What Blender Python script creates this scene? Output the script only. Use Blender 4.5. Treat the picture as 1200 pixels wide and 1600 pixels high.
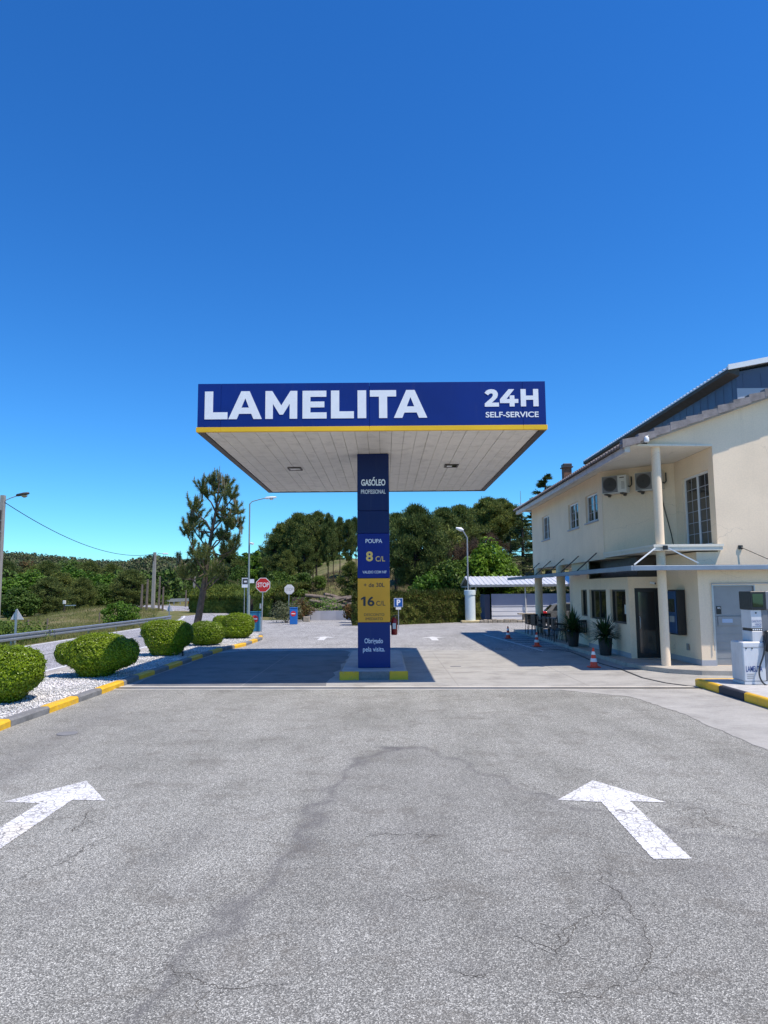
import bpy, math, random
import numpy as np
from mathutils.geometry import tessellate_polygon
from mathutils import Vector, Matrix
C = bpy.context; SC = C.scene
for o in list(bpy.data.objects): bpy.data.objects.remove(o)
rad = math.radians
# ------------------------------------------------------------------ camera
F = 1109.0; CAMH = 2.1; PITCH = rad(6.28); ROLL = rad(-0.45)
cam = bpy.data.objects.new('camera', bpy.data.cameras.new('camera')); SC.collection.objects.link(cam)
RM = (Matrix.Rotation(math.pi/2+PITCH, 3, 'X') @ Matrix.Rotation(ROLL, 3, 'Z'))
cam.matrix_world = Matrix.Translation((0, 0, CAMH)) @ RM.to_4x4()
cam.data.sensor_fit = 'VERTICAL'; cam.data.sensor_height = 36; cam.data.lens = 36*F/1600
cam.data.clip_end = 6000; cam.data.clip_start = .05
SC.camera = cam
SC.render.resolution_x = 768; SC.render.resolution_y = 1024
# ------------------------------------------------------------------ light
SUND = Vector((.4345, -.26, 1)).normalized()
w = bpy.data.worlds.new('World'); SC.world = w; w.use_nodes = True
nt = w.node_tree; nt.nodes.clear()
sky = nt.nodes.new('ShaderNodeTexSky'); sky.sky_type = 'NISHITA'; sky.sun_disc = False
sky.sun_elevation = math.asin(SUND.z); sky.sun_rotation = rad(118)
sky.air_density = 1.0; sky.dust_density = .0; sky.ozone_density = 4.0; sky.altitude = 0
hs = nt.nodes.new('ShaderNodeHueSaturation'); hs.inputs['Saturation'].default_value = 1.24; hs.inputs['Value'].default_value = 1.50
hs.inputs['Hue'].default_value = .507
bg = nt.nodes.new('ShaderNodeBackground'); bg.inputs[1].default_value = .10
wo = nt.nodes.new('ShaderNodeOutputWorld')
nt.links.new(sky.outputs[0], hs.inputs['Color']); tn = nt.nodes.new('ShaderNodeMix'); tn.data_type = 'RGBA'; tn.blend_type = 'MULTIPLY'; tn.inputs[0].default_value = 1; tn.inputs[7].default_value = (.43, .88, 1.10, 1)
nt.links.new(hs.outputs[0], tn.inputs[6]); nt.links.new(tn.outputs[2], bg.inputs[0]); nt.links.new(bg.outputs[0], wo.inputs[0])
sl = bpy.data.lights.new('sun', 'SUN'); sl.energy = 5.0; sl.angle = rad(.5); sl.color = (1, .905, .79)
so = bpy.data.objects.new('sun', sl); SC.collection.objects.link(so)
so.rotation_euler = (-SUND).to_track_quat('-Z', 'Y').to_euler(); so.location = (0, 0, 30)
SC.view_settings.view_transform = 'Standard'; SC.view_settings.look = 'None'
SC.view_settings.exposure = .16; SC.view_settings.gamma = 1

# ------------------------------------------------------------------ metric helpers
def ray(x, y): return RM @ Vector(((x-600)/F, -(y-800)/F, -1))
def G(x, y, z=0):
    d = ray(x, y); t = (z-CAMH)/d.z; return Vector((d.x*t, d.y*t, z))
def D(x, y, Y):
    d = ray(x, y); t = Y/d.y; return Vector((d.x*t, Y, CAMH+d.z*t))
def XP(x, y, Xc):
    d = ray(x, y); t = Xc/d.x; return Vector((Xc, d.y*t, CAMH+d.z*t))
rng = np.random.default_rng(7); random.seed(7)

# ------------------------------------------------------------------ materials
def newmat(name):
    m = bpy.data.materials.new(name); m.use_nodes = True
    n = m.node_tree; return m, n, n.nodes['Principled BSDF']
def link(n, a, b): n.links.new(a, b)
def ramp(n, fac, stops):
    r = n.nodes.new('ShaderNodeValToRGB'); e = r.color_ramp.elements
    while len(e) < len(stops): e.new(.5)
    for i, (p, c) in enumerate(stops):
        e[i].position = p; e[i].color = (*c, 1) if len(c) == 3 else c
    link(n, fac, r.inputs[0]); return r.outputs[0]
def noise(n, vec, scale, detail=4, rough=.55, dist=0):
    t = n.nodes.new('ShaderNodeTexNoise'); t.inputs['Scale'].default_value = scale
    t.inputs['Detail'].default_value = detail; t.inputs['Roughness'].default_value = rough
    t.inputs['Distortion'].default_value = dist
    if vec is not None: link(n, vec, t.inputs['Vector'])
    return t.outputs['Fac']
def voro(n, vec, scale, feature='F1', out='Distance', rnd=1):
    t = n.nodes.new('ShaderNodeTexVoronoi'); t.feature = feature; t.inputs['Scale'].default_value = scale
    t.inputs['Randomness'].default_value = rnd
    link(n, vec, t.inputs['Vector']); return t.outputs[out]
def mix(n, fac, a, b, mode='MIX'):
    m = n.nodes.new('ShaderNodeMix'); m.data_type = 'RGBA'; m.blend_type = mode
    for s, v in ((0, fac), (6, a), (7, b)):
        if isinstance(v, (int, float)): m.inputs[s].default_value = v
        elif isinstance(v, tuple): m.inputs[s].default_value = (*v, 1) if len(v) == 3 else v
        else: link(n, v, m.inputs[s])
    return m.outputs[2]
def math_(n, op, a, b=0.):
    m = n.nodes.new('ShaderNodeMath'); m.operation = op
    for i, v in enumerate((a, b)):
        if isinstance(v, (int, float)): m.inputs[i].default_value = v
        else: link(n, v, m.inputs[i])
    return m.outputs[0]
def pos(n, world=False, scale=None):
    if world: v = n.nodes.new('ShaderNodeNewGeometry').outputs['Position']
    else: v = n.nodes.new('ShaderNodeTexCoord').outputs['Object']
    if scale:
        mp = n.nodes.new('ShaderNodeMapping'); mp.inputs['Scale'].default_value = scale
        link(n, v, mp.inputs[0]); v = mp.outputs[0]
    return v
def bump(n, p, h, strength=.3, dist=.01):
    b = n.nodes.new('ShaderNodeBump'); b.inputs['Strength'].default_value = strength; b.inputs['Distance'].default_value = dist
    link(n, h, b.inputs['Height']); link(n, b.outputs[0], p.inputs['Normal'])
def plain(name, col, rough=.5, var=.12, scale=6, metal=0., bmp=0., bscale=60, dirt=None):
    m, n, p = newmat(name); v = pos(n)
    f = noise(n, v, scale, 5, .6)
    c0 = tuple(c*(1-var) for c in col); c1 = tuple(min(1, c*(1+var)) for c in col)
    c = ramp(n, f, [(.3, c0), (.7, c1)])
    if dirt:
        g = ramp(n, noise(n, pos(n, scale=(1.2, 1.2, .35)), 2.2, 6, .7), [(.5, (0, 0, 0)), (.72, (1, 1, 1))])
        c = mix(n, math_(n, 'MULTIPLY', g, .45), c, dirt)
    link(n, c, p.inputs['Base Color']); p.inputs['Metallic'].default_value = metal
    rr = ramp(n, noise(n, v, scale*3, 3), [(.3, (rough*.85,)*3), (.7, (min(1, rough*1.15),)*3)]); link(n, rr, p.inputs['Roughness'])
    if bmp: bump(n, p, noise(n, v, bscale, 3), bmp, .01)
    return m
def leafmat(name, cols, trans=.25, rough=.5, spec=.25):
    m, n, p = newmat(name); g = n.nodes.new('ShaderNodeNewGeometry')
    k = len(cols); c = ramp(n, g.outputs['Random Per Island'], [((i+.5)/k, cols[i]) for i in range(k)])
    oi = n.nodes.new('ShaderNodeObjectInfo'); c = mix(n, 1., c, ramp(n, oi.outputs['Random'], [(0, (.72, .80, .80)), (.5, (1., 1., 1.)), (1, (1.35, 1.22, 1.05))]), 'MULTIPLY')
    f = noise(n, pos(n), .9, 3); c = mix(n, 1., c, ramp(n, f, [(.35, (.72, .74, .70)), (.65, (1.22, 1.18, 1.15))]), 'MULTIPLY')
    link(n, c, p.inputs['Base Color']); p.inputs['Roughness'].default_value = rough; p.inputs['Specular IOR Level'].default_value = spec
    t = n.nodes.new('ShaderNodeBsdfTranslucent'); link(n, c, t.inputs[0])
    ms = n.nodes.new('ShaderNodeMixShader'); ms.inputs[0].default_value = trans
    link(n, p.outputs[0], ms.inputs[1]); link(n, t.outputs[0], ms.inputs[2]); link(n, ms.outputs[0], n.nodes['Material Output'].inputs[0])
    return m

def asphalt_mat(name, lo, hi, cell, stain=False, tint=(1, 1, 1)):
    m, n, p = newmat(name); v = pos(n, True)
    cc = voro(n, v, cell, out='Color')
    s = n.nodes.new('ShaderNodeSeparateColor'); link(n, cc, s.inputs[0])
    c = ramp(n, s.outputs[0], [(0, (lo*.55,)*3), (.42, (lo,)*3), (.62, (hi*.62,)*3), (.84, (hi*.9,)*3), (1, (min(1, hi*1.5),)*3)])
    fine = noise(n, v, cell*2.2, 2, .6); c = mix(n, .55, c, ramp(n, fine, [(.36, (.68, .68, .68)), (.64, (1.35, 1.35, 1.35))]), 'MULTIPLY')
    big = noise(n, v, .45, 6, .62, .4)
    c = mix(n, 1., c, ramp(n, big, [(.3, (.80, .80, .79)), (.55, (1., 1., 1.)), (.75, (1.10, 1.10, 1.09))]), 'MULTIPLY')
    streak = noise(n, pos(n, True, (1.8, .22, 1)), 1.2, 5, .65)
    c = mix(n, 1., c, ramp(n, streak, [(.32, (.88, .88, .87)), (.6, (1.04, 1.04, 1.04))]), 'MULTIPLY')
    spots = noise(n, v, 2.3, 5, .7); c = mix(n, ramp(n, spots, [(.63, (0, 0, 0)), (.78, (.55,)*3)]), c, (lo*.8, lo*.76, lo*.7))
    c = mix(n, 1., c, tint, 'MULTIPLY')
    if stain:
        a = n.nodes.new('ShaderNodeAttribute'); a.attribute_name = 'stain'
        nb = noise(n, v, 9, 5, .7); f = math_(n, 'MULTIPLY', a.outputs['Fac'], ramp(n, nb, [(.25, (.55,)*3), (.6, (1,)*3)]))
        c = mix(n, f, c, (lo*.62, lo*.60, lo*.58))
        mo = noise(n, pos(n, True, (1, 1.3, 1)), 1.7, 8, .78, .6); c = mix(n, ramp(n, mo, [(.52, (0,)*3), (.60, (.34,)*3), (.74, (.62,)*3)]), c, (lo*.66, lo*.60, lo*.50))
        # hair cracks, where the attribute 'crack' says the surface has failed
        a2 = n.nodes.new('ShaderNodeAttribute'); a2.attribute_name = 'crack'
        c = mix(n, a2.outputs['Fac'], c, (.035, .033, .03))
    link(n, c, p.inputs['Base Color']); p.inputs['Roughness'].default_value = .85; p.inputs['Specular IOR Level'].default_value = .3
    bump(n, p, voro(n, v, cell), .6, .006)
    return m
M = {}
M['asphalt'] = asphalt_mat('worn pale asphalt', .205, .475, 155, True, (1.01, 1, .90))
M['asphalt_far'] = asphalt_mat('worn pale asphalt far', .27, .50, 60, tint=(1, .99, .965))
M['road'] = asphalt_mat('road asphalt', .26, .52, 45, tint=(.98, .97, 1.02))
def concrete_mat(name, base, dark, sc=1.):
    m, n, p = newmat(name); v = pos(n, True)
    f = noise(n, v, 1.1*sc, 8, .68, .3); c = ramp(n, f, [(.28, dark), (.5, base), (.72, tuple(min(1, b*1.16) for b in base))])
    g = noise(n, pos(n, True, (.5, 2.2, 1)), 2.2*sc, 6, .75); c = mix(n, ramp(n, g, [(.52, (0, 0, 0)), (.74, (.7,)*3)]), c, dark)
    h = noise(n, v, 45, 3); c = mix(n, 1., c, ramp(n, h, [(.3, (.88,)*3), (.7, (1.1,)*3)]), 'MULTIPLY')
    link(n, c, p.inputs['Base Color']); p.inputs['Roughness'].default_value = .8; bump(n, p, noise(n, v, 60, 4), .35, .005)
    return m
M['concrete'] = concrete_mat('forecourt concrete', (.365, .355, .325), (.235, .225, .205))
M['kerb_grey'] = concrete_mat('kerb concrete', (.20, .20, .20), (.12, .12, .12), 3)
M['kerb_dark'] = concrete_mat('kerb dark paint', (.035, .037, .05), (.02, .02, .025), 3)
def yellow_mat():
    m, n, p = newmat('worn yellow paint'); v = pos(n, True)
    c = ramp(n, noise(n, v, 5, 5, .6), [(.3, (.68, .38, .015)), (.7, (.84, .50, .02))])
    c = mix(n, ramp(n, noise(n, v, 9, 6, .75), [(.60, (0, 0, 0)), (.68, (1,)*3)]), c, (.30, .29, .26))
    link(n, c, p.inputs['Base Color']); p.inputs['Roughness'].default_value = .55; bump(n, p, noise(n, v, 30, 3), .4, .005); return m
M['kerb_yellow'] = yellow_mat()
def paint_mat():
    m, n, p = newmat('cracked white road paint'); v = pos(n, True)
    wv = n.nodes.new('ShaderNodeVectorMath'); wv.operation = 'ADD'; link(n, v, wv.inputs[0])
    nz = n.nodes.new('ShaderNodeTexNoise'); nz.inputs['Scale'].default_value = 6; link(n, v, nz.inputs['Vector'])
    sc_ = n.nodes.new('ShaderNodeVectorMath'); sc_.operation = 'SCALE'; link(n, nz.outputs['Color'], sc_.inputs[0]); sc_.inputs['Scale'].default_value = .12
    link(n, sc_.outputs[0], wv.inputs[1])
    e = voro(n, wv.outputs[0], 9, 'DISTANCE_TO_EDGE'); e2 = voro(n, wv.outputs[0], 24, 'DISTANCE_TO_EDGE')
    msk = noise(n, v, 1.6, 3)
    cr = ramp(n, math_(n, 'SUBTRACT', e, math_(n, 'MULTIPLY', ramp(n, msk, [(.38, (0,)*3), (.6, (1,)*3)]), .03)), [(0, (0, 0, 0)), (.02, (1,)*3)])
    cr2 = ramp(n, math_(n, 'SUBTRACT', e2, math_(n, 'MULTIPLY', ramp(n, noise(n, v, 2.3, 3), [(.45, (0,)*3), (.60, (1,)*3)]), .05)), [(0, (0, 0, 0)), (.04, (1,)*3)])
    c = ramp(n, noise(n, v, 3, 4), [(.3, (.66, .66, .64)), (.7, (.80, .80, .78))])
    c = mix(n, ramp(n, noise(n, v, 1.3, 4), [(.6, (0,)*3), (.7, (.5,)*3)]), c, (.78, .70, .50))
    c = mix(n, cr, (.26, .25, .24), c); c = mix(n, cr2, (.34, .33, .32), c)
    c = mix(n, ramp(n, noise(n, v, 55, 3, .7), [(.56, (0,)*3), (.68, (.7,)*3)]), c, (.36, .36, .36))
    link(n, c, p.inputs['Base Color']); p.inputs['Roughness'].default_value = .7; bump(n, p, noise(n, v, 70, 3), .5, .004); return m
M['paint'] = paint_mat()
M['paint_worn'] = plain('worn white line paint', (.62, .62, .60), .7, .2, 9)
def stucco(name, base, stain_c):
    m, n, p = newmat(name); v = pos(n, True)
    c = ramp(n, noise(n, v, .7, 6, .6), [(.3, tuple(b*.93 for b in base)), (.7, tuple(b*1.05 for b in base))])
    drip = noise(n, pos(n, True, (2.6, 2.6, .22)), 2.4, 6, .7)
    c = mix(n, ramp(n, drip, [(.56, (0, 0, 0)), (.85, (.5,)*3)]), c, stain_c)
    wv = n.nodes.new('ShaderNodeMapping'); link(n, v, wv.inputs[0]); wv.inputs['Scale'].default_value = (.28, .28, .75)
    nz = n.nodes.new('ShaderNodeTexNoise'); nz.inputs['Scale'].default_value = 1.4; nz.inputs['Detail'].default_value = 6; link(n, v, nz.inputs['Vector'])
    ad = n.nodes.new('ShaderNodeVectorMath'); ad.operation = 'MULTIPLY_ADD'; link(n, nz.outputs['Color'], ad.inputs[0]); ad.inputs[1].default_value = (.5, .5, .35); link(n, wv.outputs[0], ad.inputs[2])
    e = voro(n, ad.outputs[0], .9, 'DISTANCE_TO_EDGE')
    ck = math_(n, 'MULTIPLY', ramp(n, e, [(.0, (1,)*3), (.004, (0,)*3)]), ramp(n, noise(n, v, .5, 2), [(.50, (0,)*3), (.58, (.45,)*3)]))
    c = mix(n, ck, c, tuple(b*.45 for b in base))
    c = mix(n, 1., c, ramp(n, noise(n, v, 28, 4), [(.3, (.95,)*3), (.7, (1.04,)*3)]), 'MULTIPLY')
    link(n, c, p.inputs['Base Color']); p.inputs['Roughness'].default_value = .9; p.inputs['Specular IOR Level'].default_value = .15
    bump(n, p, noise(n, v, 90, 4, .7), .25, .006); return m
M['cream'] = stucco('cream stucco', (.86, .70, .515), (.62, .50, .37))
M['cream_lt'] = stucco('pale cream trim', (.74, .70, .60), (.42, .38, .31))
M['plinth'] = stucco('grey plinth', (.42, .43, .46), (.3, .3, .3))
M['pave'] = concrete_mat('pavement tiles', (.42, .39, .34), (.30, .27, .23), 2)
def glass(name, col=(.012, .014, .016), rough=.03):
    m, n, p = newmat(name); p.inputs['Base Color'].default_value = (*col, 1); p.inputs['Roughness'].default_value = rough
    p.inputs['Specular IOR Level'].default_value = .9
    bump(n, p, noise(n, pos(n), 1.2, 2), .04, .05); return m
M['glass'] = glass('dark window glass')
M['curtain_glass'] = glass('curtained glass', (.035, .033, .032), .1)
M['white'] = plain('white painted metal', (.78, .79, .80), .4, .04)
M['offwhite'] = plain('off white plastic', (.66, .66, .62), .5, .05, dirt=(.35, .32, .26))
def brand(name, a, rough=.35):
    m, n, p = newmat(name); v = pos(n)
    c = ramp(n, noise(n, v, .8, 4), [(.3, tuple(x*.9 for x in a)), (.7, tuple(x*1.1 for x in a))])
    c = mix(n, ramp(n, noise(n, pos(n, scale=(6, 6, .6)), 1.5, 6, .7), [(.55, (0,)*3), (.9, (.07,)*3)]), c, (.2, .2, .2)); p.inputs['Specular IOR Level'].default_value = .25
    link(n, c, p.inputs['Base Color']); p.inputs['Roughness'].default_value = rough
    bump(n, p, noise(n, v, 1.6, 2), .08, .05); return m
M['blue'] = brand('navy blue panel', (.003, .024, .185), .45)
M['navy'] = brand('dark navy panel', (.004, .014, .09), .4)
M['lower_blue'] = brand('lower blue panel', (.01, .03, .16), .4)
M['poupa'] = brand('royal blue panel', (.003, .017, .19), .4)
M['yellow'] = brand('yellow trim', (.84, .50, .025), .4)
M['mustard'] = brand('mustard yellow panel', (.82, .39, .035), .4)
M['letter'] = plain('white vinyl lettering', (.82, .82, .84), .45, .03)
M['letter_grey'] = plain('pale vinyl lettering', (.78, .82, .88), .45, .03)
M['letter_gold'] = plain('gold vinyl lettering', (.82, .55, .13), .45, .03)
M['letter_dark'] = plain('dark vinyl lettering', (.02, .02, .03), .45, .03)
M['letter_blue'] = plain('blue vinyl lettering', (.02, .05, .22), .45, .03)
M['soffit'] = plain('off white soffit planks', (.82, .78, .70), .45, .05, 3, dirt=(.40, .37, .32))
M['dark_trim'] = plain('dark brown metal', (.06, .05, .045), .5, .2)
M['gap'] = plain('dark joint', (.30, .285, .26), .8, .1)
M['black'] = plain('black plastic', (.012, .012, .014), .4, .2)
M['steel'] = plain('galvanised steel', (.42, .44, .46), .42, .12, 3, metal=.6)
M['awning'] = plain('blue grey metal', (.22, .27, .34), .4, .12, 2, metal=.25)
M['awning_sheet'] = plain('dark awning sheet', (.05, .05, .05), .5, .15, 2)
M['zinc_door'] = plain('grey metal door', (.27, .28, .29), .5, .08, 2, metal=.2)
M['pole_concrete'] = plain('concrete pole', (.30, .285, .26), .85, .12, 3, bmp=.2)
M['tile'] = plain('weathered roof tile', (.24, .215, .21), .9, .3, 5, bmp=.4, dirt=(.07, .065, .06))
M['fascia_wood'] = plain('pale eave board', (.60, .58, .54), .8, .06, 2, dirt=(.26, .24, .21))
M['wh_wall'] = plain('blue grey cladding', (.075, .095, .16), .5, .06, .5)
M['wh_low'] = plain('light grey cladding', (.42, .44, .50), .55, .05, .5)
M['wh_under'] = plain('brown eave underside', (.07, .063, .055), .8, .15, 1)
M['wh_roof'] = plain('pale metal roof', (.72, .73, .75), .35, .06, 1, metal=.2)
M['brick'] = plain('sooty brick', (.16, .085, .05), .9, .35, 6, bmp=.4)
M['orange'] = plain('orange red cone rubber', (.80, .07, .025), .5, .08, 8)
M['reflect'] = plain('white reflective band', (.80, .80, .80), .35, .04)
M['pot'] = plain('black planter', (.018, .018, .02), .5, .2)
M['soil'] = plain('potting soil', (.05, .035, .02), .95, .3, 20)
M['stop_red'] = plain('red sign face', (.52, .018, .02), .4, .06)
M['sign_faded'] = plain('sun bleached sign face', (.74, .71, .68), .6, .06)
M['sign_faded_txt'] = plain('sun bleached lettering', (.46, .42, .39), .6, .06)
M['sign_blue'] = plain('blue sign face', (.01, .09, .36), .4, .06)
M['cabinet_blue'] = plain('bright blue cabinet paint', (.012, .14, .46), .45, .08)
M['cabinet_teal'] = plain('teal blue cabinet paint', (.02, .17, .30), .5, .12)
M['no_entry'] = plain('no entry red', (.62, .02, .03), .45, .05)
M['ext_red'] = plain('fire extinguisher red', (.24, .008, .008), .4, .1)
M['mast'] = plain('green grey painted mast', (.24, .30, .29), .5, .1)
M['bark'] = plain('pine bark', (.115, .082, .06), .95, .35, 9, bmp=.8, bscale=18)
M['bark_dark'] = plain('dark bark', (.05, .038, .03), .95, .3, 4)
M['rail'] = plain('guard rail zinc', (.36, .40, .45), .4, .1, 3, metal=.55)
M['wall_grey'] = plain('rendered low wall', (.34, .345, .38), .8, .08, 1)
M['panel_shade'] = plain('shaded fence panel', (.36, .39, .49), .5, .05, 1)
M['panel_white'] = plain('white fence panel', (.80, .81, .84), .5, .05, 1)
M['stone'] = plain('rough stone', (.34, .30, .24), .9, .3, 6, bmp=.6)
M['log'] = plain('dead wood', (.17, .135, .11), .9, .35, 5, bmp=.4)
M['bin_green'] = plain('green wheelie bin', (.03, .09, .045), .5, .1)
M['silver'] = plain('silver car paint', (.30, .29, .27), .25, .05, metal=.5)
M['darkcar'] = plain('dark car paint', (.02, .024, .032), .25, .05, metal=.3)
M['taillight'] = plain('red lamp plastic', (.55, .02, .02), .2, .05)
M['rubber'] = plain('tyre rubber', (.02, .02, .02), .8, .1)
M['hose'] = plain('grey rubber hose', (.035, .038, .042), .5, .1)
M['pump_white'] = plain('pump white enamel', (.62, .64, .67), .35, .05, 2, dirt=(.35, .35, .36))
M['pump_grey'] = plain('pump grey panel', (.17, .18, .20), .4, .06, 2)
M['atm_blue'] = plain('blue terminal panel', (.008, .06, .17), .35, .08)
M['boxwood'] = leafmat('boxwood leaves', [(.18, .27, .008), (.27, .38, .011), (.36, .47, .016), (.13, .20, .008)], .35, .38, .4)
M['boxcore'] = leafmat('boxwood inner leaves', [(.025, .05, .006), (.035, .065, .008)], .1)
M['needle'] = leafmat('pine needles', [(.12, .16, .045), (.17, .21, .06), (.24, .26, .09), (.085, .12, .04)], .2, .5)
M['candle'] = leafmat('pine shoots', [(.26, .22, .14), (.20, .19, .10), (.30, .26, .18)], .1)
M['needle_far'] = leafmat('dark pine needles', [(.09, .125, .035), (.14, .18, .048), (.20, .235, .065), (.06, .092, .03)], .2, .6, .15)
M['needle_dark'] = leafmat('cedar needles', [(.05, .08, .026), (.075, .11, .035), (.11, .14, .05)], .15, .6, .15)
M['leaf_green'] = leafmat('fresh green leaves', [(.075, .165, .018), (.115, .225, .024), (.16, .29, .035), (.06, .13, .016)], .32, .5, .2)
M['leaf_mid'] = leafmat('mid green leaves', [(.06, .115, .02), (.09, .155, .026), (.125, .195, .034)], .3, .5, .2)
M['leaf_hedge'] = leafmat('cypress hedge leaves', [(.045, .07, .016), (.07, .105, .022), (.11, .145, .03), (.09, .08, .026)], .2, .6, .15)
M['leaf_hedge_lt'] = leafmat('tall hedge leaves', [(.08, .13, .026), (.13, .18, .036), (.18, .225, .05)], .25, .6, .15)
M['leaf_brown'] = leafmat('brown twigs', [(.085, .062, .045), (.12, .09, .065), (.07, .055, .042)], .05, .8, .1)
M['leaf_red'] = leafmat('dried foliage', [(.16, .085, .045), (.12, .09, .035), (.09, .10, .03)], .2, .7, .1)
M['leaf_olive'] = leafmat('grey olive leaves', [(.13, .15, .08), (.18, .20, .12), (.09, .11, .05)], .2, .6, .2)
M['leaf_yellow'] = leafmat('yellow broom flowers', [(.48, .34, .02), (.28, .24, .03), (.12, .14, .03)], .2, .7, .1)
M['leaf_spiky'] = leafmat('yucca leaves', [(.02, .055, .018), (.035, .08, .025), (.05, .10, .03)], .15, .4, .4)
M['grass'] = leafmat('dry roadside grass', [(.20, .20, .08), (.13, .17, .05), (.30, .27, .13), (.09, .14, .035)], .3, .8, .1)
M['forest_far'] = leafmat('far forest', [(.058, .088, .055), (.08, .112, .062), (.105, .135, .068), (.095, .095, .075)], .1, .8, .05)

# ------------------------------------------------------------------ mesh helpers
def tag(o, label=None, cat=None, group=None, kind=None):
    if label: o['label'] = label
    if cat: o['category'] = cat
    if group: o['group'] = group
    if kind: o['kind'] = kind
    return o
def wloc(o):
    v = Vector((0, 0, 0))
    while o: v += o.location; o = o.parent
    return v
def empty(name, loc, label=None, cat=None, group=None):
    o = bpy.data.objects.new(name, None); SC.collection.objects.link(o); o.location = loc; o.empty_display_size = .2
    return tag(o, label, cat, group)
def npmesh(name, V, Fc, mat, parent=None, loc=None, smooth=False, midx=None):
    V = np.asarray(V, dtype=np.float32).reshape(-1, 3)
    off = np.array(wloc(parent) if parent else (loc if loc is not None else (0, 0, 0)), dtype=np.float32)
    V = V-off
    me = bpy.data.meshes.new(name)
    if isinstance(Fc, np.ndarray):
        n, k = Fc.shape
        me.vertices.add(len(V)); me.vertices.foreach_set('co', V.ravel())
        me.loops.add(n*k); me.loops.foreach_set('vertex_index', Fc.astype(np.int32).ravel())
        me.polygons.add(n); me.polygons.foreach_set('loop_start', np.arange(0, n*k, k, dtype=np.int32))
        if smooth: me.polygons.foreach_set('use_smooth', np.ones(n, dtype=bool))
        me.update(calc_edges=True)
    else:
        me.from_pydata(V.tolist(), [], Fc)
        if smooth is not False:
            s = smooth if isinstance(smooth, list) else [True]*len(Fc)
            me.polygons.foreach_set('use_smooth', s)
    mats = mat if isinstance(mat, list) else [mat]
    for x in mats: me.materials.append(x)
    if midx is not None: me.polygons.foreach_set('material_index', midx)
    o = bpy.data.objects.new(name, me); SC.collection.objects.link(o)
    if parent: o.parent = parent
    elif loc is not None: o.location = loc
    return o
class MB:
    def __init__(s): s.v = []; s.f = []; s.s = []; s.m = []; s.cur = 0
    def add(s, V, Fc, sm=False):
        b = len(s.v); s.v += [tuple(x) for x in V]
        for f in Fc: s.f.append([b+i for i in f]); s.s.append(sm); s.m.append(s.cur)
        return s
    def box(s, a, b, bev=0.):
        x0, y0, z0 = [min(p, q) for p, q in zip(a, b)]; x1, y1, z1 = [max(p, q) for p, q in zip(a, b)]
        if bev <= 0:
            V = [(x0, y0, z0), (x1, y0, z0), (x1, y1, z0), (x0, y1, z0), (x0, y0, z1), (x1, y0, z1), (x1, y1, z1), (x0, y1, z1)]
            return s.add(V, [(3, 2, 1, 0), (4, 5, 6, 7), (0, 1, 5, 4), (1, 2, 6, 5), (2, 3, 7, 6), (3, 0, 4, 7)])
        e = min(bev, (x1-x0)*.45, (y1-y0)*.45, (z1-z0)*.45)
        def ringz(z, i):
            return [(x0+i, y0+i+e, z), (x0+i+e, y0+i, z), (x1-i-e, y0+i, z), (x1-i, y0+i+e, z), (x1-i, y1-i-e, z), (x1-i-e, y1-i, z), (x0+i+e, y1-i, z), (x0+i, y1-i-e, z)]
        R = ringz(z0, e)+ringz(z0+e, 0)+ringz(z1-e, 0)+ringz(z1, e)
        Fc = [tuple(range(7, -1, -1)), tuple(range(24, 32))]
        for k in range(3):
            for i in range(8): j = (i+1) % 8; Fc.append((k*8+i, k*8+j, k*8+8+j, k*8+8+i))
        return s.add(R, Fc)
    def tube(s, pts, r, n=10, cap=True, smooth=True):
        pts = [Vector(p) for p in pts]; k = len(pts); rs = r if isinstance(r, (list, tuple)) else [r]*k
        V = []; ref = None
        for i, p in enumerate(pts):
            d = (pts[min(i+1, k-1)]-pts[max(i-1, 0)]).normalized()
            if ref is None: ref = Vector((0, 0, 1)) if abs(d.z) < .9 else Vector((1, 0, 0))
            a = d.cross(ref).normalized(); b = a.cross(d).normalized(); ref = b
            for j in range(n):
                t = 2*math.pi*j/n; V.append(p+a*math.cos(t)*rs[i]+b*math.sin(t)*rs[i])
        Fc = [(i*n+j, i*n+(j+1) % n, (i+1)*n+(j+1) % n, (i+1)*n+j) for i in range(k-1) for j in range(n)]
        s.add(V, Fc, smooth)
        if cap: s.add(V[:n], [tuple(range(n-1, -1, -1))]); s.add(V[-n:], [tuple(range(n))])
        return s
    def lathe(s, c, prof, n=24, smooth=False):
        V = []
        for r, z in prof:
            for j in range(n): t = 2*math.pi*j/n; V.append((c[0]+r*math.cos(t), c[1]+r*math.sin(t), c[2]+z))
        k = len(prof); Fc = [(i*n+j, i*n+(j+1) % n, (i+1)*n+(j+1) % n, (i+1)*n+j) for i in range(k-1) for j in range(n)]
        s.add(V, Fc, smooth); s.add(V[:n], [tuple(range(n-1, -1, -1))]); s.add(V[-n:], [tuple(range(n))])
        return s
    def prism(s, P, z0, z1):           # horizontal polygon extruded up (ccw)
        n = len(P); V = [(*p, z0) for p in P]+[(*p, z1) for p in P]
        return s.add(V, [tuple(range(n-1, -1, -1)), tuple(range(n, 2*n))]+[(i, (i+1) % n, n+(i+1) % n, n+i) for i in range(n)])
    def slab(s, P, Y0, Y1):            # vertical polygon in xz extruded along y
        n = len(P); V = [(x, Y0, z) for x, z in P]+[(x, Y1, z) for x, z in P]
        return s.add(V, [tuple(range(n)), tuple(range(2*n-1, n-1, -1))]+[((i+1) % n, i, n+i, n+(i+1) % n) for i in range(n)])
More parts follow.
